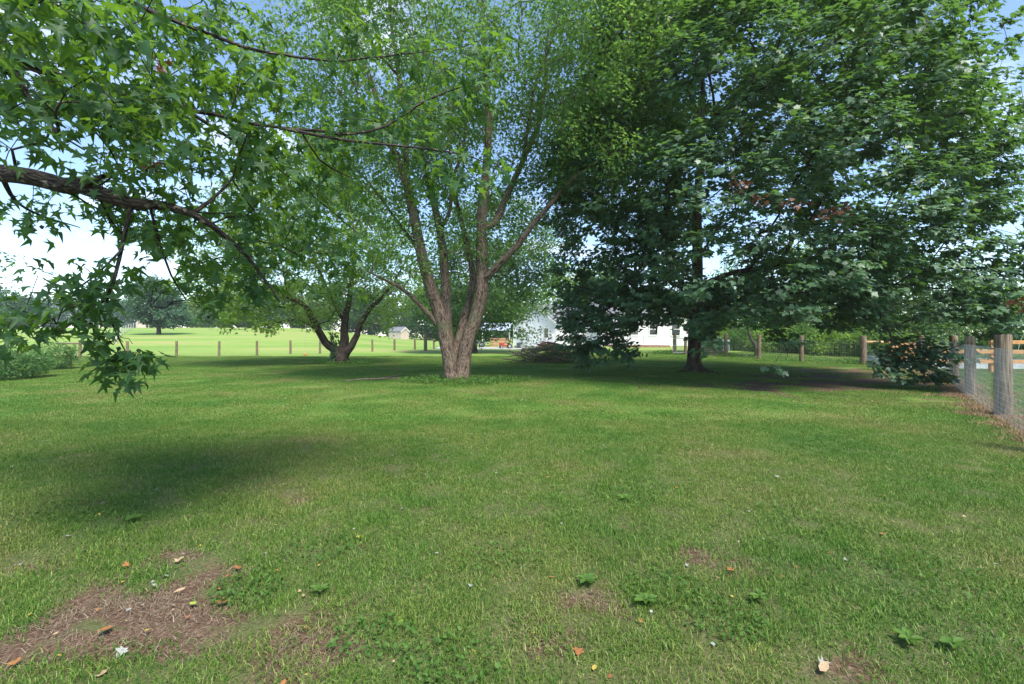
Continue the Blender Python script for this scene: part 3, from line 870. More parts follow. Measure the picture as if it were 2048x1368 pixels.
    big = np.where(inview, sz / P[:, 1], 0)
    order = np.argsort(-big)[:300]
    mask = np.zeros(len(P), bool); mask[order] = True
    tm = leaf_maple()
    o = put_leaves('crown', leaf_maple_low(), P[~mask], d[~mask], n[~mask], sz[~mask], M['maple_leaf'], t, rng=rng)
    o['kind'] = 'stuff'
    leaf_objects(tm, P[mask], d[mask], n[mask], sz[mask], M['maple_leaf'], t, rng)
    # two browned boughs inside the crown
    W = []
    for x, y, D, k, s_ in ((1475, 365, 11.3, 18, .22), (1520, 398, 11.2, 18, .24), (1580, 408, 11.1, 20, .24), (1668, 420, 10.8, 28, .22), (2030, 603, 10.5, 16, .2)):
        W.append(px(x, y, D) + rng.normal(0, s_ * .6, (k, 3)) * np.array((1.2, 1, .7)))
    W = np.vstack(W)
    dd = rng.normal(size=W.shape); dd[:, 2] -= 1.2
    put_leaves('withered_leaves', tm, W, dd, rng.normal(size=W.shape), rng.uniform(.09, .15, len(W)), M['brown_leaf'], t, rng=rng)['kind'] = 'stuff'
    return t

def leaf_objects(tm, P, d, n, s, mat, parent, rng, petiole=.0):
    """leaves near enough to be told apart: an object each, a few shared meshes"""
    V0, F0 = tm
    meshes = []
    for k in range(10):
        V = V0.copy(); V[:, 2] *= rng.normal(1, .8); V[:, 2] += .10 * rng.normal() * V[:, 0] ** 2
        Fk = F0
        if petiole:
            m = len(V)
            V = np.vstack([V, [(-.012, .14, 0), (.012, .14, 0), (.03 * rng.normal(), -petiole, .08)]]); Fk = np.vstack([F0, [(m, m + 2, m + 1)]])
        me = trimesh('leaf', V, Fk, var=np.full(len(V), (k + .5) / 10))
        me.materials.append(mat); meshes.append(me)
    side, d, n = frames(d, n)
    inv = Matrix.Translation(-parent.location)
    for k in range(len(P)):
        o = bpy.data.objects.new('leaf', meshes[int(rng.integers(10))])
        COL.objects.link(o)
        o.parent = parent
        o.matrix_parent_inverse = inv
        m = Matrix.Identity(4)
        for r in range(3):
            m[r][0] = side[k][r] * s[k]; m[r][1] = d[k][r] * s[k]; m[r][2] = n[k][r] * s[k]; m[r][3] = P[k][r]
        o.matrix_basis = m
right_maple()

# --- the sweetgum whose boughs hang into the picture from the left
def sweetgum():
    rng = np.random.default_rng(303)
    bx, by = -6.6, 2.9
    t = empty('sweetgum_tree', (bx, by, 0), 'sweetgum reaching a dark limb and star-shaped leaves in from the left edge', 'tree')
    S = Skel(tip_r=.0028, power=2.3)
    r0 = S.node((bx, by, -.1), -1, .30, False)
    tr = S.limb([(bx, by, 0, .29), (bx, by, 1.2, .24), (bx + .1, by, 2.8, .21), (bx + .1, by - .1, 5, .17), (bx + .2, by - .2, 8, .11), (bx + .2, by - .2, 11.5, .03)], .3, r0, .2)
    def lm(pts, of=.2, step=.12): return S.limb(rows(pts), step, None, of)
    # the big limb
    S.limb([(bx + .1, by, 2.3, .11)] + rows([(-330, 322, 3.55, .10), (-120, 330, 3.55, .085), (0, 345, 3.5, .068), (100, 362, 3.4, .062), (190, 380, 3.35, .056), (262, 405, 3.3, .045), (330, 410, 3.35, .032), (420, 447, 3.4, .024), (470, 490, 3.5, .018), (520, 545, 3.6, .012), (562, 605, 3.7, .006)]), .15, None, .30, rng, .008)
    lm([(160, 376, 3.36, .022), (185, 362, 3.2, .018), (207, 352, 3.08, .015)], 3)
    lm([(264, 408, 3.3, .018), (250, 465, 3.25, .014), (238, 520, 3.2, .012), (228, 560, 3.2, .011), (214, 600, 3.2, .009), (222, 640, 3.2, .007), (237, 675, 3.2, .006), (256, 712, 3.25, .005), (268, 745, 3.3, .004)])
    lm([(300, 415, 3.3, .012), (318, 480, 3.45, .010), (342, 550, 3.6, .008), (372, 600, 3.7, .005)])
    lm([(214, 600, 3.2, .008), (185, 612, 3.1, .006), (155, 640, 3.05, .005), (120, 662, 3.0, .003)])
    lm([(243, 500, 3.2, .008), (190, 552, 3.1, .006), (140, 590, 3.05, .005), (112, 650, 3.0, .003)])
    lm([(222, 640, 3.2, .006), (196, 680, 3.15, .004), (160, 706, 3.1, .003)])
    lm([(380, 430, 3.4, .018), (420, 402, 3.5, .014), (442, 382, 3.6, .011), (480, 340, 3.8, .006)])
    lm([(190, 380, 3.4, .012), (225, 445, 3.6, .009), (255, 480, 3.8, .005)])
    lm([(310, 410, 3.4, .012), (400, 425, 3.9, .009), (480, 425, 4.3, .006), (560, 410, 4.6, .004)])
    # upper limbs
    S.limb([(bx + .1, by, 3.4, .08)] + rows([(-300, 60, 3.3, .04), (0, 120, 3.3, .026), (180, 170, 3.3, .020), (350, 215, 3.4, .016), (560, 256, 3.6, .013), (740, 262, 3.8, .010), (850, 203, 4.0, .010), (932, 170, 4.15, .005)]), .15, None, .25, rng, .006)
    lm([(560, 256, 3.5, .014), (690, 280, 3.6, .011), (850, 297, 3.7, .008), (945, 314, 3.75, .006), (990, 340, 3.8, .003)])
    lm([(600, 258, 3.55, .010), (640, 320, 3.7, .008), (690, 350, 3.9, .006), (740, 370, 4.1, .003)])
    lm([(350, 205, 3.2, .014), (450, 270, 3.5, .012), (560, 340, 3.9, .009), (660, 420, 4.3, .006), (720, 470, 4.6, .003)])
    S.limb([(bx + .1, by, 4.2, .07)] + rows([(-250, -120, 2.8, .04), (100, -60, 2.8, .024), (300, 20, 3.0, .016), (480, 90, 3.3, .012), (640, 120, 3.7, .009), (800, 110, 4.1, .007), (930, 90, 4.4, .003)]), .15, None, .25, rng, .006)
    lm([(20, 115, 2.9, .02), (60, 200, 2.7, .014), (120, 270, 2.7, .01), (170, 300, 2.8, .006)])
    lm([(0, 345, 3.5, .02), (30, 400, 3.9, .014), (80, 430, 4.3, .010), (160, 455, 4.8, .005)])
    # twig tips in view
    reg = [  # x0, x1, y0, y1, depth near, far, count
        (-120, 330, -80, 120, 2.1, 3.9, 84), (-120, 330, 100, 310, 2.3, 4.2, 70), (300, 560, 0, 200, 2.7, 4.4, 40), (200, 520, 150, 360, 2.8, 4.6, 54), (420, 700, 180, 400, 3.2, 5.0, 46),
        (-60, 260, 385, 450, 3.2, 4.8, 12), (250, 520, 380, 500, 3.2, 4.8, 34), (470, 720, 380, 520, 3.8, 5.4, 32), (380, 560, 480, 620, 3.4, 4.8, 22), (540, 720, 500, 590, 4.4, 5.6, 12),
        (10, 240, 500, 590, 2.9, 3.6, 7), (0, 240, 580, 660, 2.9, 3.5, 13), (-30, 140, 650, 690, 2.9, 3.3, 5), (215, 285, 670, 735, 3.1, 3.4, 11), (245, 275, 725, 750, 3.2, 3.35, 3),
        (300, 400, 560, 640, 3.5, 4.0, 8), (700, 900, 60, 260, 3.6, 4.6, 14), (900, 985, 60, 180, 3.9, 4.5, 8), (900, 1000, 180, 260, 3.9, 4.4, 5), (850, 1010, 310, 380, 3.6, 4.0, 10), (620, 860, 230, 330, 3.5, 4.3, 12), (640, 780, 20, 130, 3.4, 4.4, 8)]
    cl = []
    for x0, x1, y0, y1, d0, d1, k in reg:
        for _ in range(k):
            cl.append(px(rng.uniform(x0, x1), rng.uniform(y0, y1), rng.uniform(d0, d1)))
    cl = np.array(cl)
    S.reach(cl, .14, .10, .03, sag=.06, rng=rng)
    nin = len(S.tips)
    # the rest of the crown, above and beside the picture
    ex = ellipsoid_points(90, (-6.6, 2.6, 7.2), (4.0, 3.8, 4.2), rng, shell=.3, lump=.2, seed=9)
    u = ex[:, 0] / np.maximum(ex[:, 1], .01); v = (ex[:, 2] - CH) / np.maximum(ex[:, 1], .01)
    seen = (ex[:, 1] > 0) & (u > -1.35) & (v < .95)
    ex = ex[~seen & (np.linalg.norm(ex - np.array((0, 0, CH)), axis=1) > 2.2)]
    S.reach(ex, .5, .1, .06, rng=rng)
    S.build('trunk', M['bark_gum'], t, bark_amp=.22, flare=(5, .3, .3), big=16)
    C, O = S.tipdirs()
    P, d, n = sprays(C[:nin], O[:nin] + np.array((0, 0, -.2)), 13, .17, .8, .7, rng, tilt=.75, outw=.5)
    hole = (P[:, 0] / P[:, 1] > -.87) & (P[:, 0] / P[:, 1] < -.70) & ((P[:, 2] - CH) / P[:, 1] < .10) & ((P[:, 2] - CH) / P[:, 1] > -.03)
    P, d, n = P[~hole], d[~hole], n[~hole]
    sz = .045 + .07 * rng.random(len(P)) ** .8
    P2_, d2, n2 = sprays(C[nin:], O[nin:], 26, .55, .7, .6, rng, tilt=.7)
    u = P2_[:, 0] / np.maximum(P2_[:, 1], .01); v = (P2_[:, 2] - CH) / np.maximum(P2_[:, 1], .01)
    okk = ~((P2_[:, 1] > 0) & (u > -1.2) & (v < .8))
    P2_, d2, n2 = P2_[okk], d2[okk], n2[okk]
    scr = P[:, 0] / P[:, 1]; sy = (P[:, 2] - CH) / P[:, 1]
    inview = (np.abs(scr) < 1.1) & (sy < .72)
    order = np.argsort(-np.where(inview, sz / P[:, 1], 0))[:300]
    mask = np.zeros(len(P), bool); mask[order] = True
    tm = leaf_star()
    o = put_leaves('crown', tm, np.vstack([P[~mask], P2_]), np.vstack([d[~mask], d2]), np.vstack([n[~mask], n2]), np.concatenate([sz[~mask], rng.uniform(.08, .12, len(P2_))]), M['gum_leaf'], t, rng=rng)
    o['kind'] = 'stuff'
    leaf_objects(tm, P[mask], d[mask], n[mask], sz[mask], M['gum_leaf'], t, rng, petiole=.6)
    # spiky seed balls on stalks
    bm = bmesh.new(); bmesh.ops.create_icosphere(bm, subdivisions=2, radius=.012)
    for v in bm.verts:
        if rng.random() < .45: v.co *= 1.35
    me = bpy.data.meshes.new('seed_ball'); bm.to_mesh(me); bm.free()
    me.materials.append(simple('seed ball', (.035, .028, .018), noise=.4, scale=80))
    cand = C[:nin]
    vis = [c for c in cand if -1.1 < c[0] / c[1] < -.5 and c[1] > 2.9 and (c[2] - CH) / c[1] < .35]
    for k in range(min(26, len(vis))):
        p = vis[k * len(vis) // 26]
        o = bpy.data.objects.new('seed_ball', me); COL.objects.link(o); o.parent = t
        o.matrix_parent_inverse = Matrix.Translation(-t.location)
        o.location = Vector(p + np.array((rng.normal(0, .03), rng.normal(0, .03), -.05)))
        o.rotation_euler = tuple(rng.random(3) * 6)
    # a withered clump caught in the twigs
    W = np.vstack([px(318, 128, 3.0) + rng.normal(0, .035, (9, 3)), px(302, 335, 3.3) + rng.normal(0, .045, (16, 3))])
    dd = rng.normal(size=W.shape); dd[:, 2] -= 1
    put_leaves('withered_leaves', tm, W, dd, rng.normal(size=W.shape), rng.uniform(.05, .08, len(W)), M['brown_leaf'], t, rng=rng)['kind'] = 'stuff'
sweetgum()
# ------------------------------------------------------------------ other trees and shrubs
def bg_tree(base, H, ell, ncl, per, leaf, mat, bark, label, name='tree', group=None, r0=.2, seed=1, rc=.9, tm=None, limbs=None, zmin=.4, flat=.7, trunk_h=None, tilt=.8, droop=.5, lump=.3, shell=.4, cat='tree'):
    rng = np.random.default_rng(seed)
    base = np.asarray(base, float)
    t = empty(name, base, label, cat, group)
    S = Skel(tip_r=.008, power=2.4, cap=40000)
    q0 = S.node(base - np.array((0, 0, .15)), -1, r0, False)
    if limbs:
        for L in limbs: S.limb(L, .35, q0 if np.linalg.norm(np.array(L[0][:3]) - base) < 1.2 else None, .3, rng, .02)
    else:
        th = trunk_h or H * .8
        S.limb([(*base, r0 * 1.05), (*(base + (rng.normal(0, .05), rng.normal(0, .05), th * .25)), r0 * .85), (*(base + (rng.normal(0, .02 * H), rng.normal(0, .02 * H), th * .6)), r0 * .6), (*(base + (rng.normal(0, .03 * H), rng.normal(0, .03 * H), th)), r0 * .15)], .4, q0, .2)
    tot = sum(r[0] * r[1] * r[2] for _, r in ell)
    cl = np.vstack([ellipsoid_points(max(6, int(ncl * r[0] * r[1] * r[2] / tot)), c, r, rng, shell=shell, lump=lump, seed=seed + i) for i, (c, r) in enumerate(ell)])
    cl = cl[cl[:, 2] > base[2] + zmin]
    S.reach(cl, .6, .12, .07, rng=rng)
    S.build('trunk', bark, t, bark_amp=.25, flare=(5, .3, .35), big=12)
    C, O = S.tipdirs()
    P, d, n = sprays(C, O, per, rc, flat, droop, rng, tilt=tilt)
    P[:, 2] = np.maximum(P[:, 2], hgt(P[:, 0], P[:, 1]) + .05)
    o = put_leaves('crown', tm or leaf_quad(), P, d, n, rng.uniform(.75, 1.25, len(P)) * leaf, mat, t, rng=rng)
    o['kind'] = 'stuff'
    return t

# pale forked tree, left of the middle maple
b = gp(681, 727); D0 = b[1]
left_limbs = [rows([(681, 729, D0, 0.446), (679, 712, D0, 0.374), (668, 698, D0, 0.245), (650, 684, D0 - .2, 0.202), (637, 660, D0 - .4, 0.18), (622, 628, D0 - .6, 0.151), (600, 605, D0 - .9, 0.115), (566, 590, D0 - 1.3, 0.0792), (520, 560, D0 - 1.8, 0.0432), (470, 520, D0 - 2.2, 0.0144)]),
              rows([(681, 712, D0, 0.288), (688, 690, D0 + .2, 0.245), (689, 650, D0 + .3, 0.194), (698, 600, D0 + .5, 0.144), (706, 540, D0 + .7, 0.101), (700, 450, D0 + 1, 0.0504), (690, 380, D0 + 1.2, 0.0144)]),
              rows([(688, 712, D0, 0.245), (702, 694, D0, 0.187), (714, 670, D0 + .1, 0.158), (724, 642, D0 + .1, 0.144), (745, 612, D0 + .2, 0.115), (766, 592, D0 + .3, 0.0864), (800, 545, D0 + .5, 0.0504), (830, 480, D0 + .6, 0.0144)]),
              rows([(640, 665, D0 - .4, 0.072), (600, 640, D0 - 1, 0.0504), (540, 648, D0 - 1.6, 0.0324), (480, 660, D0 - 2.2, 0.0108)]),
              rows([(690, 650, D0 + .3, 0.0864), (660, 590, D0 + .1, 0.072), (630, 520, D0 - .1, 0.0576), (600, 450, D0 - .2, 0.0288), (580, 380, D0 - .4, 0.0108)])]
lt = bg_tree(b, 9, [(px(560, 540, D0 - 1.2), (4.0, 3.2, 2.6)), (px(470, 575, D0 - 2.4), (2.6, 2.4, 1.7)), (px(690, 470, D0 + .3), (4.0, 3.4, 3.4)), (px(600, 420, D0), (4.6, 3.4, 3.2)), (px(490, 645, D0 - 2.4), (1.7, 1.6, .7)), (px(780, 560, D0 + .3), (2.0, 2.2, 2.0)), (px(752, 640, D0 - .2), (1.0, 1.2, .9)), (px(640, 620, D0 - 1), (1.0, 1.0, 1.0)), (px(430, 500, D0 - 2), (2.6, 2.4, 2.2)), (px(525, 622, D0 - 2.2), (2.2, 1.8, .9))],
             1000, 44, .15, M['light_leaf'], M['bark_dark'], 'pale green forked tree with ivied trunk left of the middle maple', 'forked_tree', seed=11, rc=.5, tm=leaf_three(), limbs=left_limbs, zmin=1.2, tilt=.8, droop=.7)
# ivy up its trunk
rng = np.random.default_rng(5)
k = 900
th = rng.random(k) * 6.28; zt = rng.random(k) ** 1.4 * 1.7
rad = (.46 - .16 * np.minimum(zt, 1)) * (1 + .25 * rng.normal(size=k) * .3)
P = np.stack([b[0] - .10 - .10 * zt + rad * np.cos(th), b[1] + rad * np.sin(th), zt + .03], -1)
sel = (np.cos(th) < .1)
P, th = P[sel], th[sel]
nn = np.stack([np.cos(th), np.sin(th), .3 + 0 * th], -1)
dd = rng.normal(size=P.shape) * .5; dd[:, 2] -= 1
put_leaves('ivy', leaf_three(), P, dd, nn, rng.uniform(.10, .16, len(P)), M['ivy_leaf'], lt, rng=rng)['kind'] = 'stuff'

# dense tree behind the middle maple
bb = np.array((-3.4, 40, float(hgt(-3.4, 40))))
bg_tree(bb, 13, [((-2.9, 40, 5.8), (5.6, 5, 4.8)), ((-1.6, 39, 9.8), (5.2, 4.4, 4.0)), ((1.2, 38.5, 3.2), (2.6, 2.6, 2.3)), ((-5.4, 40, 4.4), (3.2, 3, 3)), ((1.6, 40, 8.2), (3.2, 3.2, 3.0))], 520, 52, .27, M['mid_leaf'], M['bark_dark'],
        'rounded green tree seen between the stems of the middle maple', 'yard_tree', r0=.32, seed=12, rc=1.0, tm=leaf_three())
# the lone round tree in the far field
D1 = 75; b = np.array(((318 - 1024) / F * D1, D1, 0)); b[2] = hgt(b[0], b[1])
bg_tree(b, 9, [((b[0] - .3, D1, b[2] + 4.9), (3.7, 3.7, 3.4)), ((b[0] + 1.2, D1, b[2] + 2.9), (3.8, 3.5, 1.6)), ((b[0] - 1.0, D1, b[2] + 7.4), (2.9, 2.8, 2.0))], 420, 46, .36, M['blue_leaf'], M['bark_far'],
        'lone rounded dark tree standing in the far field on the left', 'field_tree', r0=.32, seed=13, rc=.8, zmin=1.3)

# far trees closing the field
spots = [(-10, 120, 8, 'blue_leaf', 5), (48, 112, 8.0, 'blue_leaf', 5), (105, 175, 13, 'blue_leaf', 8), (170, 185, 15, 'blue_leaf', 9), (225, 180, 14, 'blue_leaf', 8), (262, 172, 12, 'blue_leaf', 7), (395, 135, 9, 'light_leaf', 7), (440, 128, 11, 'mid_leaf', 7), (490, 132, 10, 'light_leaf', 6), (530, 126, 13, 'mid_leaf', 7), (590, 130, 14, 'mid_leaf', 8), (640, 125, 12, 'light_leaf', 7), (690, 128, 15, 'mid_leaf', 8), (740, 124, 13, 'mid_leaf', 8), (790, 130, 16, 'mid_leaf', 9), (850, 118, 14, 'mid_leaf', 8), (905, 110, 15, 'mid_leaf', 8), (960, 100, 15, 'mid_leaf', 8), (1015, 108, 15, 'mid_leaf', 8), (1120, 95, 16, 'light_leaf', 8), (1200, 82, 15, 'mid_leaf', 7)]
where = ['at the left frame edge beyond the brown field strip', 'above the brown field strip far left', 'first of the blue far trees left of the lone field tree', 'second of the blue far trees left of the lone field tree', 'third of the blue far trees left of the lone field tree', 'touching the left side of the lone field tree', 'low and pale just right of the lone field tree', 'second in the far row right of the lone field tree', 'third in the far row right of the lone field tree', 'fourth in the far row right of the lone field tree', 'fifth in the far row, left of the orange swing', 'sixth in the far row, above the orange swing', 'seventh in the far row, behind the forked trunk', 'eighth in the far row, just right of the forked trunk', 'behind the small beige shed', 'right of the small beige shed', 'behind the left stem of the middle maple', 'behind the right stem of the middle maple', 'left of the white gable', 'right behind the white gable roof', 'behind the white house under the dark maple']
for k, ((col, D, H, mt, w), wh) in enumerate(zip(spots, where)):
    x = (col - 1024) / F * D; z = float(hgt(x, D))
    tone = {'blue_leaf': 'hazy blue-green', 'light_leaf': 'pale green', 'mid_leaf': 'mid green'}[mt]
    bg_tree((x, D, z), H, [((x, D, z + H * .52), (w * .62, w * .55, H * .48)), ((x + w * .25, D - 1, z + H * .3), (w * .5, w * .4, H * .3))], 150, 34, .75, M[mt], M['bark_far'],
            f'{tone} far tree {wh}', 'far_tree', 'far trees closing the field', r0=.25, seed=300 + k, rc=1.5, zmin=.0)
# dark tree whose twigs show at the left frame edge
b = np.array((-20.6, 15.5, 0.0))
bg_tree(b, 7, [((-20.4, 16, 3.4), (1.5, 2, 1.6)), ((-18.9, 16, 4.2), (1.1, 1.2, .5)), ((-18.7, 16, 2.3), (.7, 1.0, .8)), ((-18.8, 16, 3.1), (.8, .9, .25))], 95, 34, .12, M['blue_leaf'], M['bark_dark'],
        'dark small-leaved tree cut by the left frame edge', 'edge_tree', r0=.15, seed=14, rc=.45, tm=leaf_oval(), zmin=1.2)

# trees and bushes beyond the wire fence on the right
rb = [(1470, 47, 9, 'mid_leaf', 4, 'bright green tree behind the mossy trunk and wire fence'), (1545, 40, 6, 'mid_leaf', 3.2, 'leafy green bush behind the wire fence under the dark maple'), (1625, 38, 10, 'light_leaf', 4, 'tall light green tree behind the leafy bush and wire fence'),
      (1690, 41, 7, 'mid_leaf', 4, 'broad green bush behind the wire fence left of the log rail'), (1770, 39, 9, 'light_leaf', 4, 'light green tree behind the log rail brace'), (1860, 37, 8, 'mid_leaf', 4, 'green tree behind the orange garden fence'), (1950, 40, 6.5, 'mid_leaf', 4, 'low green tree behind the garden at the right'), (2050, 38, 5.5, 'light_leaf', 4, 'pale green tree at the right frame edge behind the hoops')]
for k, (col, D, H, mt, w, lab) in enumerate(rb):
    x = (col - 1024) / F * D; z = float(hgt(x, D))
    bg_tree((x, D, z), H, [((x, D, z + H * .5), (w * .75, w * .6, H * .5)), ((x, D - 1, z + 1.2), (w * .7, w * .5, 1.4))], 170, 44, .26, M[mt], M['bark_far'], lab, 'garden_tree', r0=.14, seed=500 + k, rc=.85, zmin=.0, tm=leaf_three())
for k, (col, D, w, h, lab) in enumerate(((1455, 42, 2.0, 1.6, 'dense low bush behind the wire fence right of the air conditioners'), (1500, 36, 2.0, 1.7, 'dense low bush behind the slender pale tree'), (1560, 34, 2.2, 1.6, 'dense low bush behind the hanging maple spray'), (1620, 33, 2.2, 1.8, 'dense low bush behind the second wire fence post'), (1680, 31, 2.0, 1.7, 'dense low bush behind the wire fence nearest the log rail'), (1745, 30, 1.9, 1.8, 'dense low bush behind the log rail'), (1800, 29, 1.8, 1.5, 'dense low bush behind the orange gate'), (1420, 52, 3.0, 1.6, 'dense low bush behind the mossy tree'))):
    x = (col - 1024) / F * D; z = float(hgt(x, D))
    bg_tree((x, D, z), h, [((x, D, z + h * .45), (w, w * .7, h * .6))], 110, 40, .17, M['mid_leaf' if k % 2 else 'light_leaf'], M['bark_far'], lab, 'bush', 'low bushes behind the wire fence', r0=.04, seed=560 + k, rc=.5, zmin=.0, trunk_h=h * .5, tm=leaf_three(), cat='bush')
# slender pale trunk and mossy trunk
b = gp(1416, 708); D2 = b[1]
mt_ = bg_tree(b, 5, [(px(1400, 610, D2), (2.4, 2.0, 1.6)), (px(1450, 600, D2), (2.0, 2.0, 1.5))], 90, 44, .2, M['light_leaf'], M['bark_grey'], 'short mossy tree with a thick forked trunk beyond the dark maple', 'mossy_tree', seed=15, rc=.7, zmin=2.0,
              limbs=[rows([(1418, 709, D2, .55), (1419, 698, D2, .44), (1421, 682, D2, .38), (1422, 668, D2, .38), (1414, 656, D2, .22), (1402, 640, D2 - .2, .14), (1385, 615, D2 - .3, .06)]), rows([(1422, 672, D2, .26), (1428, 655, D2, .18), (1438, 635, D2 + .2, .12), (1450, 605, D2 + .3, .05)])])
k = 700; th = rng.random(k) * 6.28; zt = rng.random(k) ** 1.6 * 1.0
P = np.stack([b[0] + .1 + (.95 - .5 * zt) * np.cos(th), b[1] + (.9 - .5 * zt) * np.sin(th), b[2] + zt * .9 + .03], -1)
dd = rng.normal(size=P.shape); dd[:, 2] += .5
put_leaves('moss', leaf_quad(), P, dd, rng.normal(size=P.shape) + np.array((0, 0, .6)), rng.uniform(.10, .2, k), M['moss_leaf'], mt_, rng=rng)['kind'] = 'stuff'
b = gp(1513, 717); D3 = b[1] + 1.2
bg_tree((b[0] * D3 / b[1], D3, b[2]), 5, [(px(1500, 620, D3), (1.6, 1.6, 1.2))], 50, 40, .18, M['mid_leaf'], M['bark_grey'], 'slender pale tree leaning left behind the wire fence', 'sapling', seed=16, rc=.6, zmin=1.6,
        limbs=[rows([(1513, 718, D3, .17), (1514, 700, D3, .14), (1510, 688, D3, .12), (1501, 676, D3, .10), (1497, 655, D3, .07), (1500, 620, D3, .02)])])

# shrubs on the left
def shrub(base, rx, ry, rz, n, label, seed, mat='shrub_leaf'):
    rng = np.random.default_rng(seed)
    t = empty('shrub', base, label, 'shrub')
    S = Skel(tip_r=.004, cap=20000)
    q = S.node(np.asarray(base) - (0, 0, .05), -1, .05, True)
    cl = ellipsoid_points(n, (base[0], base[1], base[2] + rz * .55), (rx, ry, rz * .62), rng, shell=.55, lump=.25, seed=seed)
    cl = cl[cl[:, 2] > base[2] + .06]
    S.reach(cl, .3, .3, .05, rng=rng)
    S.build('stem', M['bark_far'], t)
    C, O = S.tipdirs()
    out = norm(C - np.array((base[0], base[1], base[2])))
    P, d, n_ = sprays(C, out, 30, .22, .8, .25, rng, tilt=.6)
    P[:, 2] = np.maximum(P[:, 2], base[2] + .03)
    put_leaves('foliage', leaf_oval(), P, d, n_ + np.repeat(out, 30, 0) * .5, rng.uniform(.06, .10, len(P)), M[mat], t, rng=rng)['kind'] = 'stuff'
b = gp(25, 757); shrub(b, .95, .9, .85, 150, 'rounded glossy shrub nearest the camera at the left frame edge', 21)
b = gp(-30, 748); shrub(b, .9, .9, .95, 100, 'low shrub cut by the left frame edge behind the nearest one', 24)
b = gp(108, 738); shrub(b, .9, .8, 1.0, 130, 'dark glossy shrub standing second from the left frame edge', 22)

# ------------------------------------------------------------------ fences
M['post'] = simple('weathered post', (.17, .125, .085), .85, .55, 9, .5, stretch=(6, 6, .5))
M['post_grey'] = simple('grey weathered post', (.17, .130, .085), .9, .62, 5, 1.0, stretch=(7, 7, .45))
M['rail'] = simple('peeled rail', (.42, .26, .13), .75, .25, 5, .2, stretch=(1, 6, 6))
M['cedar'] = simple('new cedar', (.52, .26, .10), .7, .22, 5, .2, stretch=(1, 7, 7))
M['wire'] = simple('galvanised wire', (.40, .41, .42), .4, .1, 3, metal=.35, spec=.5)
M['wire_dark'] = simple('thin wire', (.25, .26, .24), .5, .1, 3, metal=.3)

def post(parent, p, h, r, mat, lean=0, seed=0):
    rng = np.random.default_rng(seed)
    m = MB(); lx, ly = rng.normal(0, lean, 2)
    pts = [(p[0] + lx * f * h, p[1] + ly * f * h, p[2] - .15 + (h + .15) * f) for f in (0, .25, .5, .75, .985, 1)]
    m.tube(pts, [r * 1.04, r * 1.02, r, r * .985, r * .97, r * .9], 14)
    o = m.build('post', mat, parent, smooth_=True)
    try: o.data.set_sharp_from_angle(angle=math.radians(40))
    except Exception: pass
    return o
def mesh_span(parent, a, b_, h, sp, hs, w, mat, off=(0, 0), name='wire_mesh'):
    """welded wire between two posts"""
    a = np.asarray(a, float); b_ = np.asarray(b_, float)
    L = np.linalg.norm((b_ - a)[:2]); k = int(L / sp)
    m = MB()
    for i in range(k + 1):
        f = i / max(1, k); p = a + (b_ - a) * f
        x, y = p[0] + off[0], p[1] + off[1]; z = float(hgt(x, y))
        m.tube([(x, y, z + .02), (x, y, z + h)], w, 3, False)
    nseg = max(2, int(L / 1.0))
    for hh in hs:
        m.tube([(lambda q: (q[0] + off[0], q[1] + off[1], float(hgt(q[0], q[1])) + hh + .008 * math.sin(j * 2.1 + hh * 9)))(a + (b_ - a) * j / nseg) for j in range(nseg + 1)], w, 3, False)
    o = m.build(name, mat, parent); o['kind'] = 'stuff'
    return o

# right wire fence
def onground(p): p = np.array(p, float); p[2] = hgt(p[0], p[1]); return p
f0, f1, f2 = gp(2007, 832), gp(1941, 790), gp(1909, 764)
fm = onground(f0 - (f1 - f0) * 1.05)
f3 = onground((17.6, 19.6, 0)); f4 = onground((20.6, 24.6, 0))
fe = empty('wire_fence', f0, 'welded wire fence on thick weathered posts along the right edge of the lawn', 'fence')
FL = [fm, f0, f1, f2, f3, f4]
for k, p in enumerate(FL): post(fe, p, 1.55 if k < 2 else 1.5, (.128 if k < 2 else .112), M['post_grey'], .012, 70 + k)
hsr = [.03, .12, .21, .30, .40, .50, .62, .74, .88, 1.04, 1.20, 1.30]
for a, c in zip(FL[:-1], FL[1:]):
    dv = norm((c - a)[:2]); nrm_ = np.array((-dv[1], dv[0]))
    mesh_span(fe, a, c, 1.30, .075, hsr, .0017, M['wire'], off=nrm_ * .135)
# log brace and back fence running away to the house
g0 = gp(1726, 729); GL = [g0, gp(1603, 723), gp(1518, 718), gp(1452, 713), gp(1350, 708)]
ge_ = empty('wire_fence', g0, 'wire fence with brown posts running from the log rail toward the white house', 'fence')
for k, p in enumerate(GL): post(ge_, p, 1.5, .115 if k else .15, M['post'], .012, 80 + k)
for a, c in zip(GL[:-1], GL[1:]):
    mesh_span(ge_, a, c, 1.25, .11, [.05, .17, .29, .42, .56, .70, .84, .98, 1.12, 1.25], .0035, M['wire'])
MB().tube([(g0[0], g0[1] - .05, g0[2] + 1.18), (f4[0], f4[1], f4[2] + 1.16)], .075, 10).build('rail', M['rail'], ge_, smooth_=True)
mesh_span(ge_, g0, f4, 1.2, .11, [.05, .3, .56, .84, 1.05], .0045, M['wire'])
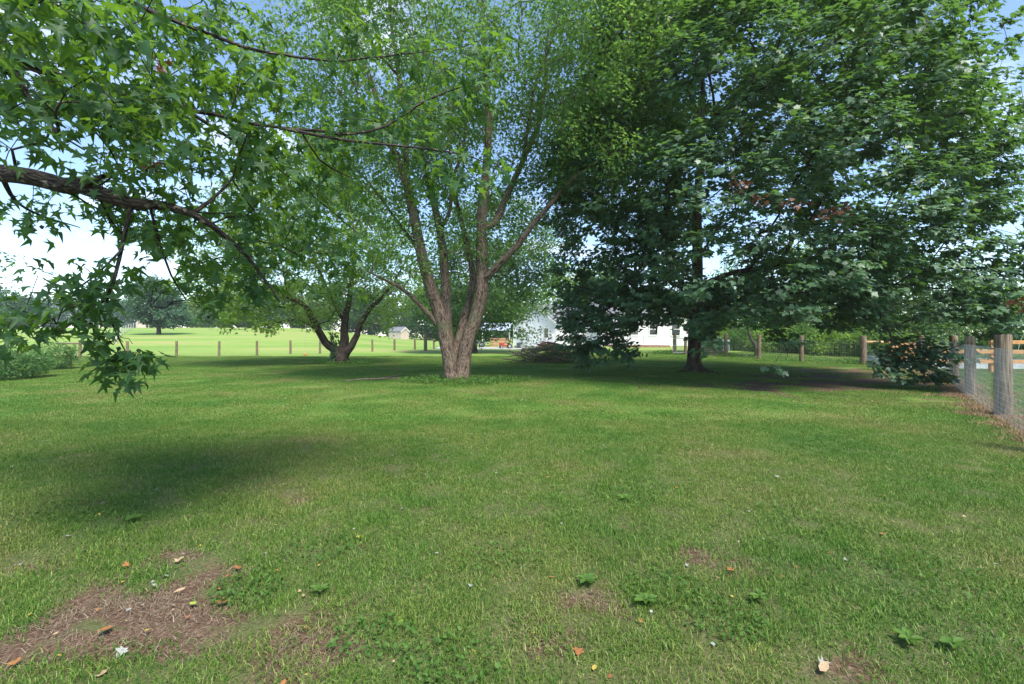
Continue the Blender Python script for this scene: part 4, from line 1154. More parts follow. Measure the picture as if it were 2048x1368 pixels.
# field fence on the left
FF_ = [(40, 722), (160, 716), (256, 714), (353, 712), (438, 712), (514, 711), (581, 708), (640, 707), (745, 703), (789, 700.5), (830, 699), (868, 698)]
fp = [gp(*q) for q in FF_]
ff = empty('field_fence', fp[3], 'row of short brown posts with thin wire across the field on the left', 'fence')
for k, p in enumerate(fp): post(ff, p, 1.12 if k > 1 else 1.2, .085 if k < 9 else .10, M['post'], .015, 90 + k)
for a, c in zip(fp[:-1], fp[1:]):
    mesh_span(ff, a, c, 1.0, .5, [.1, .35, .6, .85, 1.0], .0022, M['wire_dark'])
q = gp(851, 701); post(ff, q, 1.7, .17, M['post'], 0, 99)
MB().tube([(fp[1][0], fp[1][1] - .06, 1.0), (fp[1][0] - 1.5, fp[1][1] - .1, 1.0)], .06, 8).build('rail', M['post'], ff, smooth_=True)
# paddock fence receding far left
pf = empty('paddock_fence', (-30, 45, hgt(-30, 45)), 'pale fence line running back to the far houses left of the lone tree', 'fence')
for k in range(9):
    D = 52 + k * 9; x = (232 + k * 5 - 1024) / F * D
    p = (x, D, float(hgt(x, D)))
    post(pf, p, 1.3, .07, simple('whitened post', (.5, .48, .44), .8, .2) if k == 0 else pf.children[0].data.materials[0], 0, 120 + k)
    if k:
        m = MB()
        for hh in (.45, .85, 1.2): m.tube([(prev[0], prev[1], prev[2] + hh), (p[0], p[1], p[2] + hh)], .02, 4, False)
        m.build('rail', pf.children[0].data.materials[0], pf)
    prev = p

# garden rail fence, beds and hoops on the right
c0 = gp(1986, 744)
gf = empty('garden_fence', c0, 'new orange cedar rail fence round the garden behind the wire fence', 'fence')
gpts = [onground((c0[0] - 2.45, c0[1] + .25, 0)), c0, onground((c0[0] + 2.45, c0[1] - .25, 0)), onground((c0[0] + 4.9, c0[1] - .5, 0))]
for k, p in enumerate(gpts):
    MB().box((p[0], p[1] + .075, p[2] + .62), (.13, .13, 1.36), .05).build('post', M['cedar'], gf, bevel=.008)
for k in range(len(gpts) - 1):
    a, c = gpts[k], gpts[k + 1]; L = np.linalg.norm((c - a)[:2]); an = math.atan2(c[1] - a[1], c[0] - a[0])
    for hh in (.40, .80, 1.20):
        if k == 0 and hh > 1: continue
        mid_ = (a + c) / 2
        MB().box((mid_[0], mid_[1] - .02, mid_[2] + hh + .03), (L * .995, .045, .15), an).build('rail', M['cedar'], gf, bevel=.006)
    mesh_span(gf, a, c, 1.15, .10, [.05, .3, .55, .85, 1.12], .002, M['wire'], off=(0, .17))
M['bed'] = simple('galvanised bed', (.55, .58, .62), .45, .15, 3, metal=.2)
M['soil'] = simple('garden soil', (.06, .04, .03), .95, .4, 12, .5)
for k, (x, y, lab) in enumerate(((20.6, 21.2, 'grey metal raised bed nearer the orange garden fence'), (22.4, 24.2, 'grey metal raised bed farther back in the garden'))):
    z = float(hgt(x, y))
    t = empty('raised_bed', (x, y, z), lab, 'raised bed', 'grey garden beds')
    w, dpt, h = 6.4, 1.3, .42
    for sx, sy, lx, ly in ((0, -dpt / 2, w, .04), (0, dpt / 2, w, .04), (-w / 2 + .02, 0, .04, dpt - .05), (w / 2 - .02, 0, .04, dpt - .05)):
        MB().box((x + sx, y + sy, z + h / 2), (lx, ly, h)).build('side_panel', M['bed'], t)
    MB().box((x, y, z + h - .06), (w - .09, dpt - .06, .06)).build('soil', M['soil'], t)
    rr = np.random.default_rng(40 + k); n = 900
    P = np.stack([x + rr.uniform(-w / 2 + .1, w / 2 - .1, n), y + rr.uniform(-.5, .5, n), z + h + rr.random(n) ** 1.5 * .35], -1)
    dd = rr.normal(size=P.shape) * .8; dd[:, 2] += .4
    pl = put_leaves('bedding_plants', leaf_oval(), P, dd, rr.normal(size=P.shape) + np.array((0, -.3, .8)), rr.uniform(.08, .17, n), M['weed_leaf'], None, rng=rr)
    tag(pl, f'green leafy plants growing in the {"nearer" if k == 0 else "farther"} raised bed', None, kind='stuff')
M['marigold'] = simple('marigold', (.85, .28, .02), .6, .2, 20)
bmm = bmesh.new(); bmesh.ops.create_icosphere(bmm, subdivisions=2, radius=.055)
for v in bmm.verts: v.co.z *= .55; v.co *= 1 + .25 * random.random()
mg = bpy.data.meshes.new('flower_head'); bmm.to_mesh(mg); bmm.free(); mg.materials.append(M['marigold'])
for k in range(9):
    x, y = 19.0 + k * .46 + random.uniform(-.15, .15), 20.9 + random.uniform(-.2, .3)
    o = add('marigold', mg); o.location = (x, y, float(hgt(x, y)) + .80 + random.uniform(-.05, .08)); o.rotation_euler = (.5, random.uniform(-.3, .3), random.uniform(0, 6))
    o.scale = (1, 1, 1)
    m_ = MB(); m_.tube([(0, 0, 0), (.01, .01, -.4)], .005, 4); st_ = m_.build('stem', M['weed_leaf'], o, world=False)
    tag(o, 'small orange marigold bloom above the garden bed', 'flower', 'orange marigolds in the garden bed')
hp = empty('hoop_frame', (28.0, 25.5, hgt(28, 25.5)), 'white hoop frame of a small garden tunnel near the right frame edge', 'garden hoop')
M['pvc'] = simple('white tube', (.75, .77, .78), .4, .08)
for k in range(4):
    cx, cy_ = 28.0 + k * .95, 25.5 + k * .2; z = float(hgt(cx, cy_))
    pts = [(cx + .1 * math.cos(a), cy_ + 1.1 * math.cos(a), z + .2 + 1.9 * math.sin(a)) for a in np.linspace(0, math.pi, 13)]
    MB().tube(pts, .018, 6).build('hoop', M['pvc'], hp, smooth_=True)
MB().tube([(28.0, 25.5, hgt(28, 25.5) + 2.1), (30.9, 26.1, hgt(30.9, 26.1) + 2.1)], .018, 6).build('ridge_tube', M['pvc'], hp, smooth_=True)
# wooden gate panel half hidden by the low bough
x, y = 17.9, 20.9; z = float(hgt(x, y))
wg = empty('garden_gate', (x, y, z), 'orange wooden gate with a diagonal brace half hidden by the low maple bough', 'gate')
for k in range(7): MB().box((x - .6 + k * .2, y, z + .62), (.16, .025, 1.1)).build('board', M['cedar'], wg)
m = MB(); m.poly([(x - .68, y - .05, z + .12), (x - .52, y - .05, z + .12), (x + .68, y - .05, z + 1.1), (x + .52, y - .05, z + 1.1), (x - .68, y - .015, z + .12), (x - .52, y - .015, z + .12), (x + .68, y - .015, z + 1.1), (x + .52, y - .015, z + 1.1)], [(0, 1, 2, 3), (7, 6, 5, 4), (0, 4, 5, 1), (2, 6, 7, 3), (1, 5, 6, 2), (3, 7, 4, 0)])
m.build('brace', M['cedar'], wg)

# ------------------------------------------------------------------ buildings
def siding(name, col):
    m, N, L, b = newmat(name)
    ge = N.new('ShaderNodeNewGeometry'); s_ = N.new('ShaderNodeSeparateXYZ'); L.new(ge.outputs['Position'], s_.inputs[0])
    mu = N.new('ShaderNodeMath'); mu.operation = 'MULTIPLY'; mu.inputs[1].default_value = 7.5; L.new(s_.outputs[2], mu.inputs[0])
    fr = N.new('ShaderNodeMath'); fr.operation = 'FRACT'; L.new(mu.outputs[0], fr.inputs[0])
    bp = N.new('ShaderNodeBump'); bp.inputs['Strength'].default_value = .6; bp.inputs['Distance'].default_value = .02; bp.invert = True
    L.new(fr.outputs[0], bp.inputs['Height']); L.new(bp.outputs[0], b.inputs['Normal'])
    n = N.new('ShaderNodeTexNoise'); n.inputs['Scale'].default_value = .8; n.inputs['Detail'].default_value = 5; L.new(ge.outputs['Position'], n.inputs['Vector'])
    r = ramp(N, [(.3, tuple(c * .9 for c in col)), (.7, col)]); L.new(n.outputs[0], r.inputs[0]); L.new(r.outputs[0], b.inputs['Base Color'])
    b.inputs['Roughness'].default_value = .5
    return m
M['siding'] = siding('white siding', (.80, .80, .80))
M['shingle'] = simple('grey shingle', (.16, .165, .18), .9, .3, 3, .3)
M['glass'] = simple('window glass', (.03, .04, .05), .08, .3, 1, spec=.8)
M['white'] = simple('white trim', (.78, .78, .77), .5, .06)
M['brick'] = simple('red brick', (.22, .085, .06), .85, .35, 9, .3)
M['deckwood'] = simple('deck board', (.24, .13, .09), .8, .25, 4, .2)
M['metal'] = simple('grey metal', (.30, .32, .34), .45, .2, 5, metal=.4)
M['tin'] = simple('pale tin roof', (.52, .58, .66), .4, .12, 3, metal=.3)
M['beige'] = simple('beige siding', (.50, .42, .35), .8, .12, 2)
M['rubber'] = simple('black rubber', (.018, .018, .02), .7, .3, 8)
M['redpaint'] = simple('red paint', (.36, .06, .03), .4, .15, 4)
M['darkpaint'] = simple('charcoal paint', (.03, .032, .036), .35, .2, 4)
M['silver'] = simple('silver car paint', (.45, .47, .50), .25, .08, 2, metal=.4, spec=.6)
M['concrete'] = simple('driveway gravel', (.34, .33, .33), .95, .2, 3, .3)

def window(parent, c, w, h, rz, mat_frame=None, fwd=None):
    """window with frame, two panes and a rail; c is the outer wall point, rz the wall direction"""
    ux = np.array((math.cos(rz), math.sin(rz), 0)); nv = np.array((math.sin(rz), -math.cos(rz), 0))
    f = MB()
    for dx, dz, sx, sz in ((-w / 2, 0, .09, h + .16), (w / 2, 0, .09, h + .16), (0, -h / 2 - .035, w - .10, .09), (0, h / 2 + .035, w - .10, .09), (0, 0, w - .10, .06)):
        q = np.array(c) + ux * dx + np.array((0, 0, dz)) + nv * .03
        f.box(q, (sx, .08, sz), rz)
    o = f.build('window', M['white'], parent)
    for dz in (-h / 4, h / 4):
        q = np.array(c) + np.array((0, 0, dz)) + nv * .015
        MB().box(q, (w - .08, .03, h / 2 - .05), rz).build('pane', M['glass'], o)
    return o

def gable_building(name, label, o, rz, W, Lg, eave, peak, wallmat, over=.3):
    """o: left front corner; the gable wall runs along rz for W metres, the ridge runs back for Lg"""
    o = np.asarray(o, float)
    t = empty(name, o, label, 'building')
    u = np.array((math.cos(rz), math.sin(rz), 0)); v = np.array((-math.sin(rz), math.cos(rz), 0)); k = np.array((0, 0, 1.))
    A, B, C, D = o - k * .3, o + u * W - k * .3, o + u * W + v * Lg - k * .3, o + v * Lg - k * .3
    e = k * (eave + .3); pk = k * (peak + .3)
    P = [A, B, C, D, A + e, B + e, C + e, D + e, A + u * W / 2 + pk, D + u * W / 2 + pk]
    MB().poly(P, [(0, 1, 5, 8, 4), (1, 2, 6, 5), (2, 3, 7, 9, 6), (3, 0, 4, 7)]).build('wall', wallmat, t)
    r = MB(); rise = (peak - eave) / (W / 2)
    for s in (-1, 1):
        r0 = o + u * W / 2 + k * (peak + .10) - v * over; r1 = r0 + v * (Lg + 2 * over)
        x = s * (W / 2 + over); e0 = r0 + u * x - k * (rise * abs(x)); e1 = r1 + u * x - k * (rise * abs(x))
        up = k * .07
        Q = [r0, r1, e1, e0, r0 + up, r1 + up, e1 + up, e0 + up]
        r.poly(Q, [(0, 1, 2, 3), (7, 6, 5, 4), (0, 3, 7, 4), (1, 5, 6, 2), (3, 2, 6, 7), (0, 4, 5, 1)])
    r.build('roof', M['shingle'], t)
    for s in (-1, 1):   # rake boards
        r0 = o + u * W / 2 + k * (peak + .05) - v * (over + .02); x = s * (W / 2 + over); e0 = r0 + u * x - k * (rise * abs(x))
        MB().poly([r0, e0, e0 - k * .22, r0 - k * .22, r0 - v * .03, e0 - v * .03, e0 - v * .03 - k * .22, r0 - v * .03 - k * .22], [(0, 1, 2, 3), (7, 6, 5, 4), (0, 4, 5, 1), (3, 2, 6, 7), (1, 5, 6, 2), (0, 3, 7, 4)]).build('rake_board', M['white'], t)
    return t, u, v, k

# white house with its gable towards the lawn
ho = np.array(((1028 - 1024) / F * 60, 60, float(hgt(.3, 60)) - .05)); hrz = -math.radians(42)
house, hu, hv, hk = gable_building('white_house', 'white house with a steep gable and grey roof beyond the brush pile', ho, hrz, 6.9, 13, 3.35, 5.75, M['siding'])
window(house, ho + hu * 1.0 + hk * 2.0, .75, 1.15, hrz)
window(house, ho + hu * 1.0 + hk * 1.98 + hv * 0 + hu * 4.4, .75, 1.15, hrz)
for q in (3, 6, 9): window(house, ho + hu * 6.9 + hv * q + hk * 1.9, .9, 1.2, hrz + math.pi / 2)
MB().tube([ho - hv * .06 - hu * .02 + hk * 3.2, ho - hv * .06 - hu * .02 + hk * .1], .045, 8).build('downspout', M['white'], house)
MB().box(ho + hu * 3.45 - hv * .02 + hk * .12, (6.9, .04, .5), hrz).build('foundation', M['concrete'], house)
# air conditioner at its wall
def ac_unit(p, rz, label, s=.75):
    t = empty('air_conditioner', p, label, 'air conditioner', None, rz)
    MB().box((0, 0, s / 2), (s, s, s)).build('cabinet', M['metal'], t, bevel=.02, world=False)
    for i in range(6): MB().box((0, -s / 2 - .01, .12 + i * s * .135), (s * .86, .02, s * .05)).build('louvre', M['darkpaint'], t, world=False)
    MB().tube([(0, 0, s), (0, 0, s + .03)], s * .4, 14).build('fan_guard', M['darkpaint'], t, world=False)
p = ho + hu * 1.75 - hv * .7; p[2] = hgt(p[0], p[1]); ac_unit(p, hrz, 'grey air conditioner against the white gable wall')
# brick steps with white railing
p = ho + hu * 5.8 - hv * .75; p[2] = hgt(p[0], p[1])
st_ = empty('brick_steps', p, 'red brick steps at the right corner of the white gable wall', 'steps', None, hrz)
for i in range(4): MB().box((0, -.45 + i * .28, .09 + i * .18 - .0), (1.5, .9 - 0 * i, .17)).build('step', M['brick'], st_, world=False, bevel=.012)
for xx in (-.85, .85):
    MB().tube([(xx, -.9, 0), (xx, -.9, 1.1)], .03, 6).tube([(xx, .5, 0), (xx, .5, 1.75)], .03, 6).tube([(xx, -.95, 1.08), (xx, .55, 1.74)], .028, 6).build('handrail', M['white'], st_, world=False)
# carport on its left
x0 = ho[0] - 3.0; y0 = ho[1] + 2.2; z0 = float(hgt(x0, y0))
cp = empty('carport', (x0, y0, z0), 'pale blue metal carport roof left of the white house', 'carport')
MB().poly([(x0 - 1.4, y0 - 1.5, z0 + 2.15), (x0 + 2.6, y0 - 1.5, z0 + 2.15), (x0 + 2.6, y0 + 2, z0 + 3.2), (x0 - 1.4, y0 + 2, z0 + 3.2), (x0 - 1.4, y0 - 1.5, z0 + 2.22), (x0 + 2.6, y0 - 1.5, z0 + 2.22), (x0 + 2.6, y0 + 2, z0 + 3.27), (x0 - 1.4, y0 + 2, z0 + 3.27)], [(3, 2, 1, 0), (4, 5, 6, 7), (0, 1, 5, 4), (2, 3, 7, 6), (1, 2, 6, 5), (3, 0, 4, 7)]).build('roof', M['tin'], cp)
for dx, dy, h in ((-1.2, -1.4, 2.15), (2.4, -1.4, 2.15), (-1.2, 1.8, 3.1), (2.4, 1.8, 3.1)): MB().box((x0 + dx, y0 + dy, z0 + h / 2), (.1, .1, h)).build('post', M['white'], cp)
# lumber stack
xl, yl = ho[0] - 2.0, ho[1] + .6; zl = float(hgt(xl, yl))
ls = empty('lumber_stack', (xl, yl, zl), 'stack of reddish boards under the carport by the white house', 'lumber')
bme = MB().box((0, 0, 0), (2.3, .16, .11)).mesh('board')
bmats = [simple('board a', (.42, .20, .11), .8), simple('board b', (.52, .34, .20), .8)]
bme.materials.append(bmats[0]); bme2 = bme.copy(); bme2.materials.clear(); bme2.materials.append(bmats[1])
for i in range(7):
    for j in range(4):
        o = add('board', random.choice((bme, bme2)), None, ls, world=False)
        o.location = (random.uniform(-.12, .12), j * .19 - .3, .1 + i * .17); o.rotation_euler = (0, random.uniform(-.02, .02), random.uniform(-.04, .04))
# driveway
dr = MB(); xsd = np.linspace(-9, 2.6, 24); vv = []; fq = []
for i, x in enumerate(xsd):
    for j, yy in enumerate(np.linspace(50.5 + .12 * abs(x + 2), 57, 6)):
        vv.append((x, yy, float(hgt(x, yy)) + .03))
for i in range(23):
    for j in range(5): q = i * 6 + j; fq.append((q, q + 6, q + 7, q + 1))
dr.poly(vv, fq); d_ = dr.build('driveway', M['concrete']); tag(d_, 'grey gravel drive in front of the white house', None, kind='structure')
# riding mower
p = gp(1011, 700.5); p = onground((p[0] * 54 / p[1], 54, 0))
mw = empty('riding_mower', p, 'red riding mower parked on the drive by the white house', 'mower', None, .15)
MB().box((0, 0, .36), (1.45, .62, .22)).build('deck_body', M['redpaint'], mw, bevel=.05, world=False)
MB().box((-.45, 0, .58), (.62, .50, .26)).build('hood', M['redpaint'], mw, bevel=.07, world=False)
MB().box((.32, 0, .62), (.42, .46, .12)).box((.52, 0, .85), (.10, .46, .40)).build('seat', M['darkpaint'], mw, bevel=.03, world=False)
MB().tube([(-.12, 0, .6), (.05, 0, .92)], .02, 6).tube([(.05 + .17 * math.sin(a) * .4, .17 * math.cos(a), .92 + .17 * math.sin(a) * .6) for a in np.linspace(0, 6.28, 13)], .015, 5).build('steering_wheel', M['darkpaint'], mw, world=False)
def wheel(parent, c, r, w):
    m = MB(); m.tube([(c[0], c[1] - w / 2, c[2]), (c[0], c[1] - w * .4, c[2]), (c[0], c[1] + w * .4, c[2]), (c[0], c[1] + w / 2, c[2])], [r * .9, r, r, r * .9], 18)
    o = m.build('wheel', M['rubber'], parent, world=False)
    MB().tube([(c[0], c[1] - w / 2 - .01, c[2]), (c[0], c[1] + w / 2 + .01, c[2])], r * .55, 12).build('rim', M['silver'], o)
for dx, dy, r in ((-.52, -.36, .2), (-.52, .36, .2), (.45, -.38, .28), (.45, .38, .28)): wheel(mw, (dx, dy, r), r, .16)
# parked utility vehicle half behind the trunk
p = onground(((948 - 1024) / F * 57, 57, 0))
uv = empty('utility_vehicle', p, 'small silver utility vehicle with dark wheels half behind the middle maple', 'vehicle', None, .05)
MB().poly([(-1.5, -.65, .38), (1.5, -.65, .38), (1.5, .65, .38), (-1.5, .65, .38), (-1.5, -.65, .95), (.1, -.65, .92), (.35, -.65, .85), (1.5, -.65, .75), (-1.5, .65, .95), (.1, .65, .92), (.35, .65, .85), (1.5, .65, .75)],
          [(0, 1, 7, 6, 5, 4), (3, 8, 9, 10, 11, 2), (0, 3, 2, 1), (4, 5, 9, 8), (5, 6, 10, 9), (6, 7, 11, 10), (1, 2, 11, 7), (0, 4, 8, 3)]).build('body', M['silver'], uv, bevel=.05, world=False)
MB().box((-.2, 0, 1.78), (1.5, 1.25, .07)).build('roof', M['darkpaint'], uv, bevel=.02, world=False)
MB().tube([(-.85, -.58, .9), (-.85, -.58, 1.76)], .03, 6).tube([(-.85, .58, .9), (-.85, .58, 1.76)], .03, 6).tube([(.75, -.58, .85), (.5, -.58, 1.76)], .03, 6).tube([(.75, .58, .85), (.5, .58, 1.76)], .03, 6).build('roll_cage', M['darkpaint'], uv, world=False)
MB().box((-.25, 0, .98), (.5, 1.1, .14)).box((-.5, 0, 1.22), (.12, 1.1, .45)).build('seat', M['darkpaint'], uv, bevel=.03, world=False)
for dx in (-.95, 1.0):
    for dy in (-.62, .62): wheel(uv, (dx, dy, .36), .36, .25)
for dy in (-.45, .45): MB().box((1.505, dy, .65), (.03, .22, .12)).build('headlight', M['glass'], uv, world=False)
# small beige shed in the field
so = np.array(((800 - 1024) / F * 104, 104, 0)); so[2] = hgt(so[0], so[1])
sh, su, sv, sk = gable_building('garden_shed', 'small beige shed with grey roof at the far edge of the field', so + np.array((0, .5, 0)), math.radians(60), 2.8, -.01 + 3.6, 1.75, 2.7, M['beige'], .15)
sh.rotation_euler = (0, 0, 0)
# white cottage with a deck
co = onground((9.0, 47, 0)); co[2] = .45
ct, cu, cv, ck = gable_building('white_cottage', 'long white building with a railed deck behind the dark maple', co + np.array((14.0, 0, 0)), math.pi / 2, 8, 14, 3.4, 5.6, M['siding'])
for x in (10.6, 12.6, 14.6, 16.9, 19.2): window(ct, (x, 47, 2.2), .9, 1.3, 0)
# deck
dx0, dx1, dy0, dy1, dz = 9.6, 14.3, 41.2, 46.9, .62
dk = empty('deck', ((dx0 + dx1) / 2, dy0, .45), 'brown timber deck with white railing in front of the white building', 'deck')
for i in range(28):
    yb0 = dy0 + i * (dy1 - dy0) / 28
    MB().box(((dx0 + dx1) / 2, yb0 + .1, dz), (dx1 - dx0, .185, .04)).build('plank', M['deckwood'], dk)
MB().box(((dx0 + dx1) / 2, dy0 - .02, dz - .17), (dx1 - dx0, .04, .28)).build('fascia', M['deckwood'], dk)
MB().box((dx0 - .025, (dy0 + dy1) / 2, dz - .17), (.04, dy1 - dy0, .28)).build('fascia', M['deckwood'], dk)
pbal = MB().box((0, 0, 0), (.04, .04, .82)).mesh('baluster'); pbal.materials.append(M['white'])
for i in range(int((dx1 - dx0) / .125)):
    o = add('baluster', pbal, None, dk); o.location = (dx0 + .1 + i * .125, dy0 + .05, dz + .53)
for x in (dx0 + .06, (dx0 + dx1) / 2, dx1 - .06): MB().box((x, dy0 + .12, dz + .54), (.11, .09, 1.06)).build('railing_post', M['white'], dk)
for z in (.10, .96): MB().box(((dx0 + dx1) / 2, dy0 + .05, dz + z + .01), (dx1 - dx0, .09, .06)).build('rail', M['white'], dk)
for x in (dx0 + .3, dx0 + 2.3, dx1 - .3): MB().box((x, dy0 + .15, .3), (.14, .14, .6)).build('support', M['deckwood'], dk)
# grey garden gate next to the deck
p = gp(1358, 709)
gg = empty('wire_gate', p, 'small grey gate between two brown posts right of the deck', 'gate')
for x in (-.42, .42): MB().tube([(p[0] + x, p[1], p[2]), (p[0] + x, p[1], p[2] + 1.15)], .022, 6).build('stile', M['metal'], gg)
for z in (.12, .6, 1.12): MB().tube([(p[0] - .42, p[1], p[2] + z), (p[0] + .42, p[1], p[2] + z)], .02, 6).build('bar', M['metal'], gg)
m = MB()
for i in range(9): m.tube([(p[0] - .38 + i * .095, p[1], p[2] + .12), (p[0] - .38 + i * .095, p[1], p[2] + 1.12)], .006, 3, False)
m.build('wire_mesh', M['wire'], gg)['kind'] = 'stuff'
p2 = gp(1371, 709); post(gg, p2, 1.25, .10, M['post'], 0, 131)
p = gp(1446, 706); ac_unit(onground((p[0], p[1] + 2, 0)), .1, 'larger grey air conditioner behind the wire fence by the white building', 1.05)
p = gp(1466, 707); ac_unit(onground((p[0] + .4, p[1] + 2.6, 0)), -.05, 'second grey air conditioner right of the larger one behind the wire fence', .85)
# far house strip at the end of the paddock fence
fo = np.array(((272 - 1024) / F * 135, 135, 0)); fo[2] = hgt(fo[0], fo[1])
gable_building('far_house', 'tiny far house at the end of the pale paddock fence', fo, .3, 6, 8, 2.6, 4.2, M['beige'])

# ------------------------------------------------------------------ small things on the lawn
# brush pile
bp0 = gp(1105, 727); rng = np.random.default_rng(77)
bpile = empty('brush_pile', bp0, 'heap of cut branches and leaves in front of the white house', 'brush pile')
bmts = M['bark_grey']
S = None
for k in range(150):
    a = rng.normal(0, .45) + (0 if rng.random() < .6 else math.pi)
    L = rng.uniform(.8, 2.6)
    c = bp0 + np.array((rng.uniform(-1.7, 1.9), rng.uniform(-.2, 1.4), 0))
    hh = max(.08, 1.05 * (1 - ((c[0] - bp0[0]) / 2.3) ** 2)) * rng.random()
    d = np.array((math.cos(a), math.sin(a) * .5, rng.normal(.08, .22)))
    pts = [c + d * L * (f - .5) + np.array((rng.normal(0, .04), rng.normal(0, .04), hh + .05 + rng.normal(0, .03))) for f in (0, .33, .66, 1)]
    for q in pts: q[2] = max(q[2], float(hgt(q[0], q[1])) + .03)
    r = rng.uniform(.010, .045)
    MB().tube(pts, [r, r * .9, r * .7, r * .4], 5).build('branch', M['stick'] if 'stick' in M else M.setdefault('stick', simple('dead stick', (.15, .115, .095), .9, .4, 12, .3)), bpile)
n = 2600
P = bp0 + np.stack([rng.normal(.5, 1.1, n), rng.uniform(-.3, 1.6, n), rng.random(n) * .75], -1)
P[:, 2] = bp0[2] + np.maximum(.03, 1.05 * (1 - np.minimum(1, np.abs(P[:, 0] - bp0[0]) / 2.4) ** 2)) * rng.random(n)
dd = rng.normal(size=P.shape)
put_leaves('leaf_heap', leaf_oval(), P, dd, rng.normal(size=P.shape) + np.array((0, -.3, .7)), rng.uniform(.07, .13, n), M['weed_leaf'], bpile, rng=rng)['kind'] = 'stuff'
# fallen branch on the grass
a0 = gp(690, 768); a1 = gp(757, 762); a2 = gp(790, 755); a3 = gp(812, 750); a4 = gp(835, 760)
def lift(p, h=.03): q = np.array(p); q[2] += h; return q
fb = empty('fallen_branch', a1, 'thin dark fallen branch on the lawn left of the middle maple', 'branch')
MB().tube([lift(a0, .09), lift((a0 + a1) / 2, .11), lift(a1, .07), lift(a2, .05), lift(a3, .04)], [.012, .02, .024, .018, .008], 6).build('stem', M['darkpaint'] if False else M['stick'], fb, smooth_=True)
MB().tube([lift(a1, .07), lift((a1 + a4) / 2, .09), lift(a4, .05)], [.017, .013, .006], 5).build('side_branch', M['stick'], fb, smooth_=True)
# disc swing
p = gp(611, 711); D = p[1]
dsw = empty('disc_swing', p, 'round orange disc swing hanging on a rope under the forked tree', 'swing')
bz = px(611, 709, D); tz = px(611, 640, D)
MB().tube([(bz[0], D, bz[2] - .045), (bz[0], D, bz[2] - .02), (bz[0], D, bz[2] + .02), (bz[0], D, bz[2] + .04)], [.12, .15, .15, .11], 16).build('seat', simple('orange plastic', (.72, .13, .03), .45, .1), dsw, smooth_=True)
MB().tube([(bz[0], D, bz[2]), (bz[0], D, bz[2] + 2.3), (bz[0] + .05, D, bz[2] + 4.0)], .012, 5).build('rope', simple('rope', (.40, .36, .28), .9), dsw)

# weeds round the trunks (uncountable ground cover)
def weeds(name, pts, n, rad, size, hmax, label, mat='weed_leaf', seed=3, tm=None):
    rng = np.random.default_rng(seed); Ps = []
    for (c, rr, w) in pts:
        k = int(n * w); a = rng.random(k) * 6.28; q = rr * np.sqrt(rng.random(k))
        x, y = c[0] + q * np.cos(a), c[1] + q * np.sin(a) * .8
        Ps.append(np.stack([x, y, hgt(x, y) + .02 + rng.random(k) ** 1.5 * hmax * (1 - .6 * q / rr)], -1))
    P = np.vstack(Ps); dd = rng.normal(size=P.shape); dd[:, 2] += .2
    o = put_leaves(name, tm or leaf_oval(), P, dd, rng.normal(size=P.shape) * .5 + np.array((0, 0, 1.)), rng.uniform(.6, 1.3, len(P)) * size, M[mat], None, rng=rng)
    tag(o, label, None, kind='stuff')
mb = gp(912, 762)
weeds('ground_ivy', [(mb + (-.9, -.2, 0), .9, .3), (mb + (.6, -.3, 0), 1.0, .3), (mb + (.1, -.6, 0), 1.2, .3), (mb + (1.6, .2, 0), .9, .15)], 2600, 1, .075, .22, 'low green ivy and weeds round the foot of the middle maple')
lb = gp(681, 727)
weeds('ground_ivy', [(lb + (.6, -.2, 0), 1.3, .5), (lb + (-.6, -.1, 0), .8, .3)], 1500, 1, .10, .22, 'low green weeds round the foot of the forked tree', seed=4)
rbp = gp(1388, 744)
weeds('ground_ivy', [(rbp + (-1.2, -.6, 0), 1.3, .3), (rbp + (.6, -.9, 0), 1.6, .3), (rbp + (2.4, -1.0, 0), 1.6, .2)], 1300, 1, .065, .08, 'low weeds round the foot of the dark maple', seed=5)
weeds('fence_weeds', [(gp(1740, 728), 1.6, .35), (gp(1620, 724), 2.5, .35), (gp(1480, 716), 3, .3), (gp(1335, 708), 1.0, .2)], 2200, 1, .10, .3, 'weeds growing along the foot of the wire fence', seed=6)

weeds('clover', [(gp(x, y), rr, 1) for x, y, rr in ((1010, 870, .5), (1150, 850, .7), (640, 1100, .28), (1240, 1000, .35), (1700, 900, .6), (300, 900, .6), (1450, 1250, .22), (900, 1330, .25), (1850, 1150, .35), (500, 1180, .22), (750, 1280, .22), (1330, 1180, .25), (1000, 1120, .3), (180, 1020, .4), (1600, 1040, .4), (820, 960, .4), (1330, 900, .5), (470, 960, .4))], 230, 1, .026, .05, 'low clover patches mixed into the lawn', seed=8)
# plantain rosettes
def rosette(p, n, L, label, seed):
    rng = np.random.default_rng(seed)
    t = empty('plantain_weed', p, label, 'weed')
    for k in range(n):
        a = 6.283 * k / n + rng.normal(0, .25); l_ = .52 * L * rng.uniform(.7, 1.15); w = l_ * .24
        V = []; Fc = []
        for i, f in enumerate((0, .2, .45, .75, 1)):
            ww = w * (0.12, .55, 1, .8, .02)[i]; z = .02 + l_ * (.55 * f - .42 * f * f) * rng.uniform(.9, 1.2)
            for s in (-1, 0, 1): V.append((l_ * f * math.cos(a) - s * ww * math.sin(a), l_ * f * math.sin(a) + s * ww * math.cos(a), z + (.012 if s else 0)))
        for i in range(4):
            for s in (0, 1): q = i * 3 + s; Fc.append((q, q + 3, q + 4, q + 1))
        me = trimesh('leaf', np.array(V), np.array(Fc), var=np.full(len(V), rng.uniform(.5, 1)), smooth_=True)
        add('leaf', me, M['weed_leaf'], t, world=False)
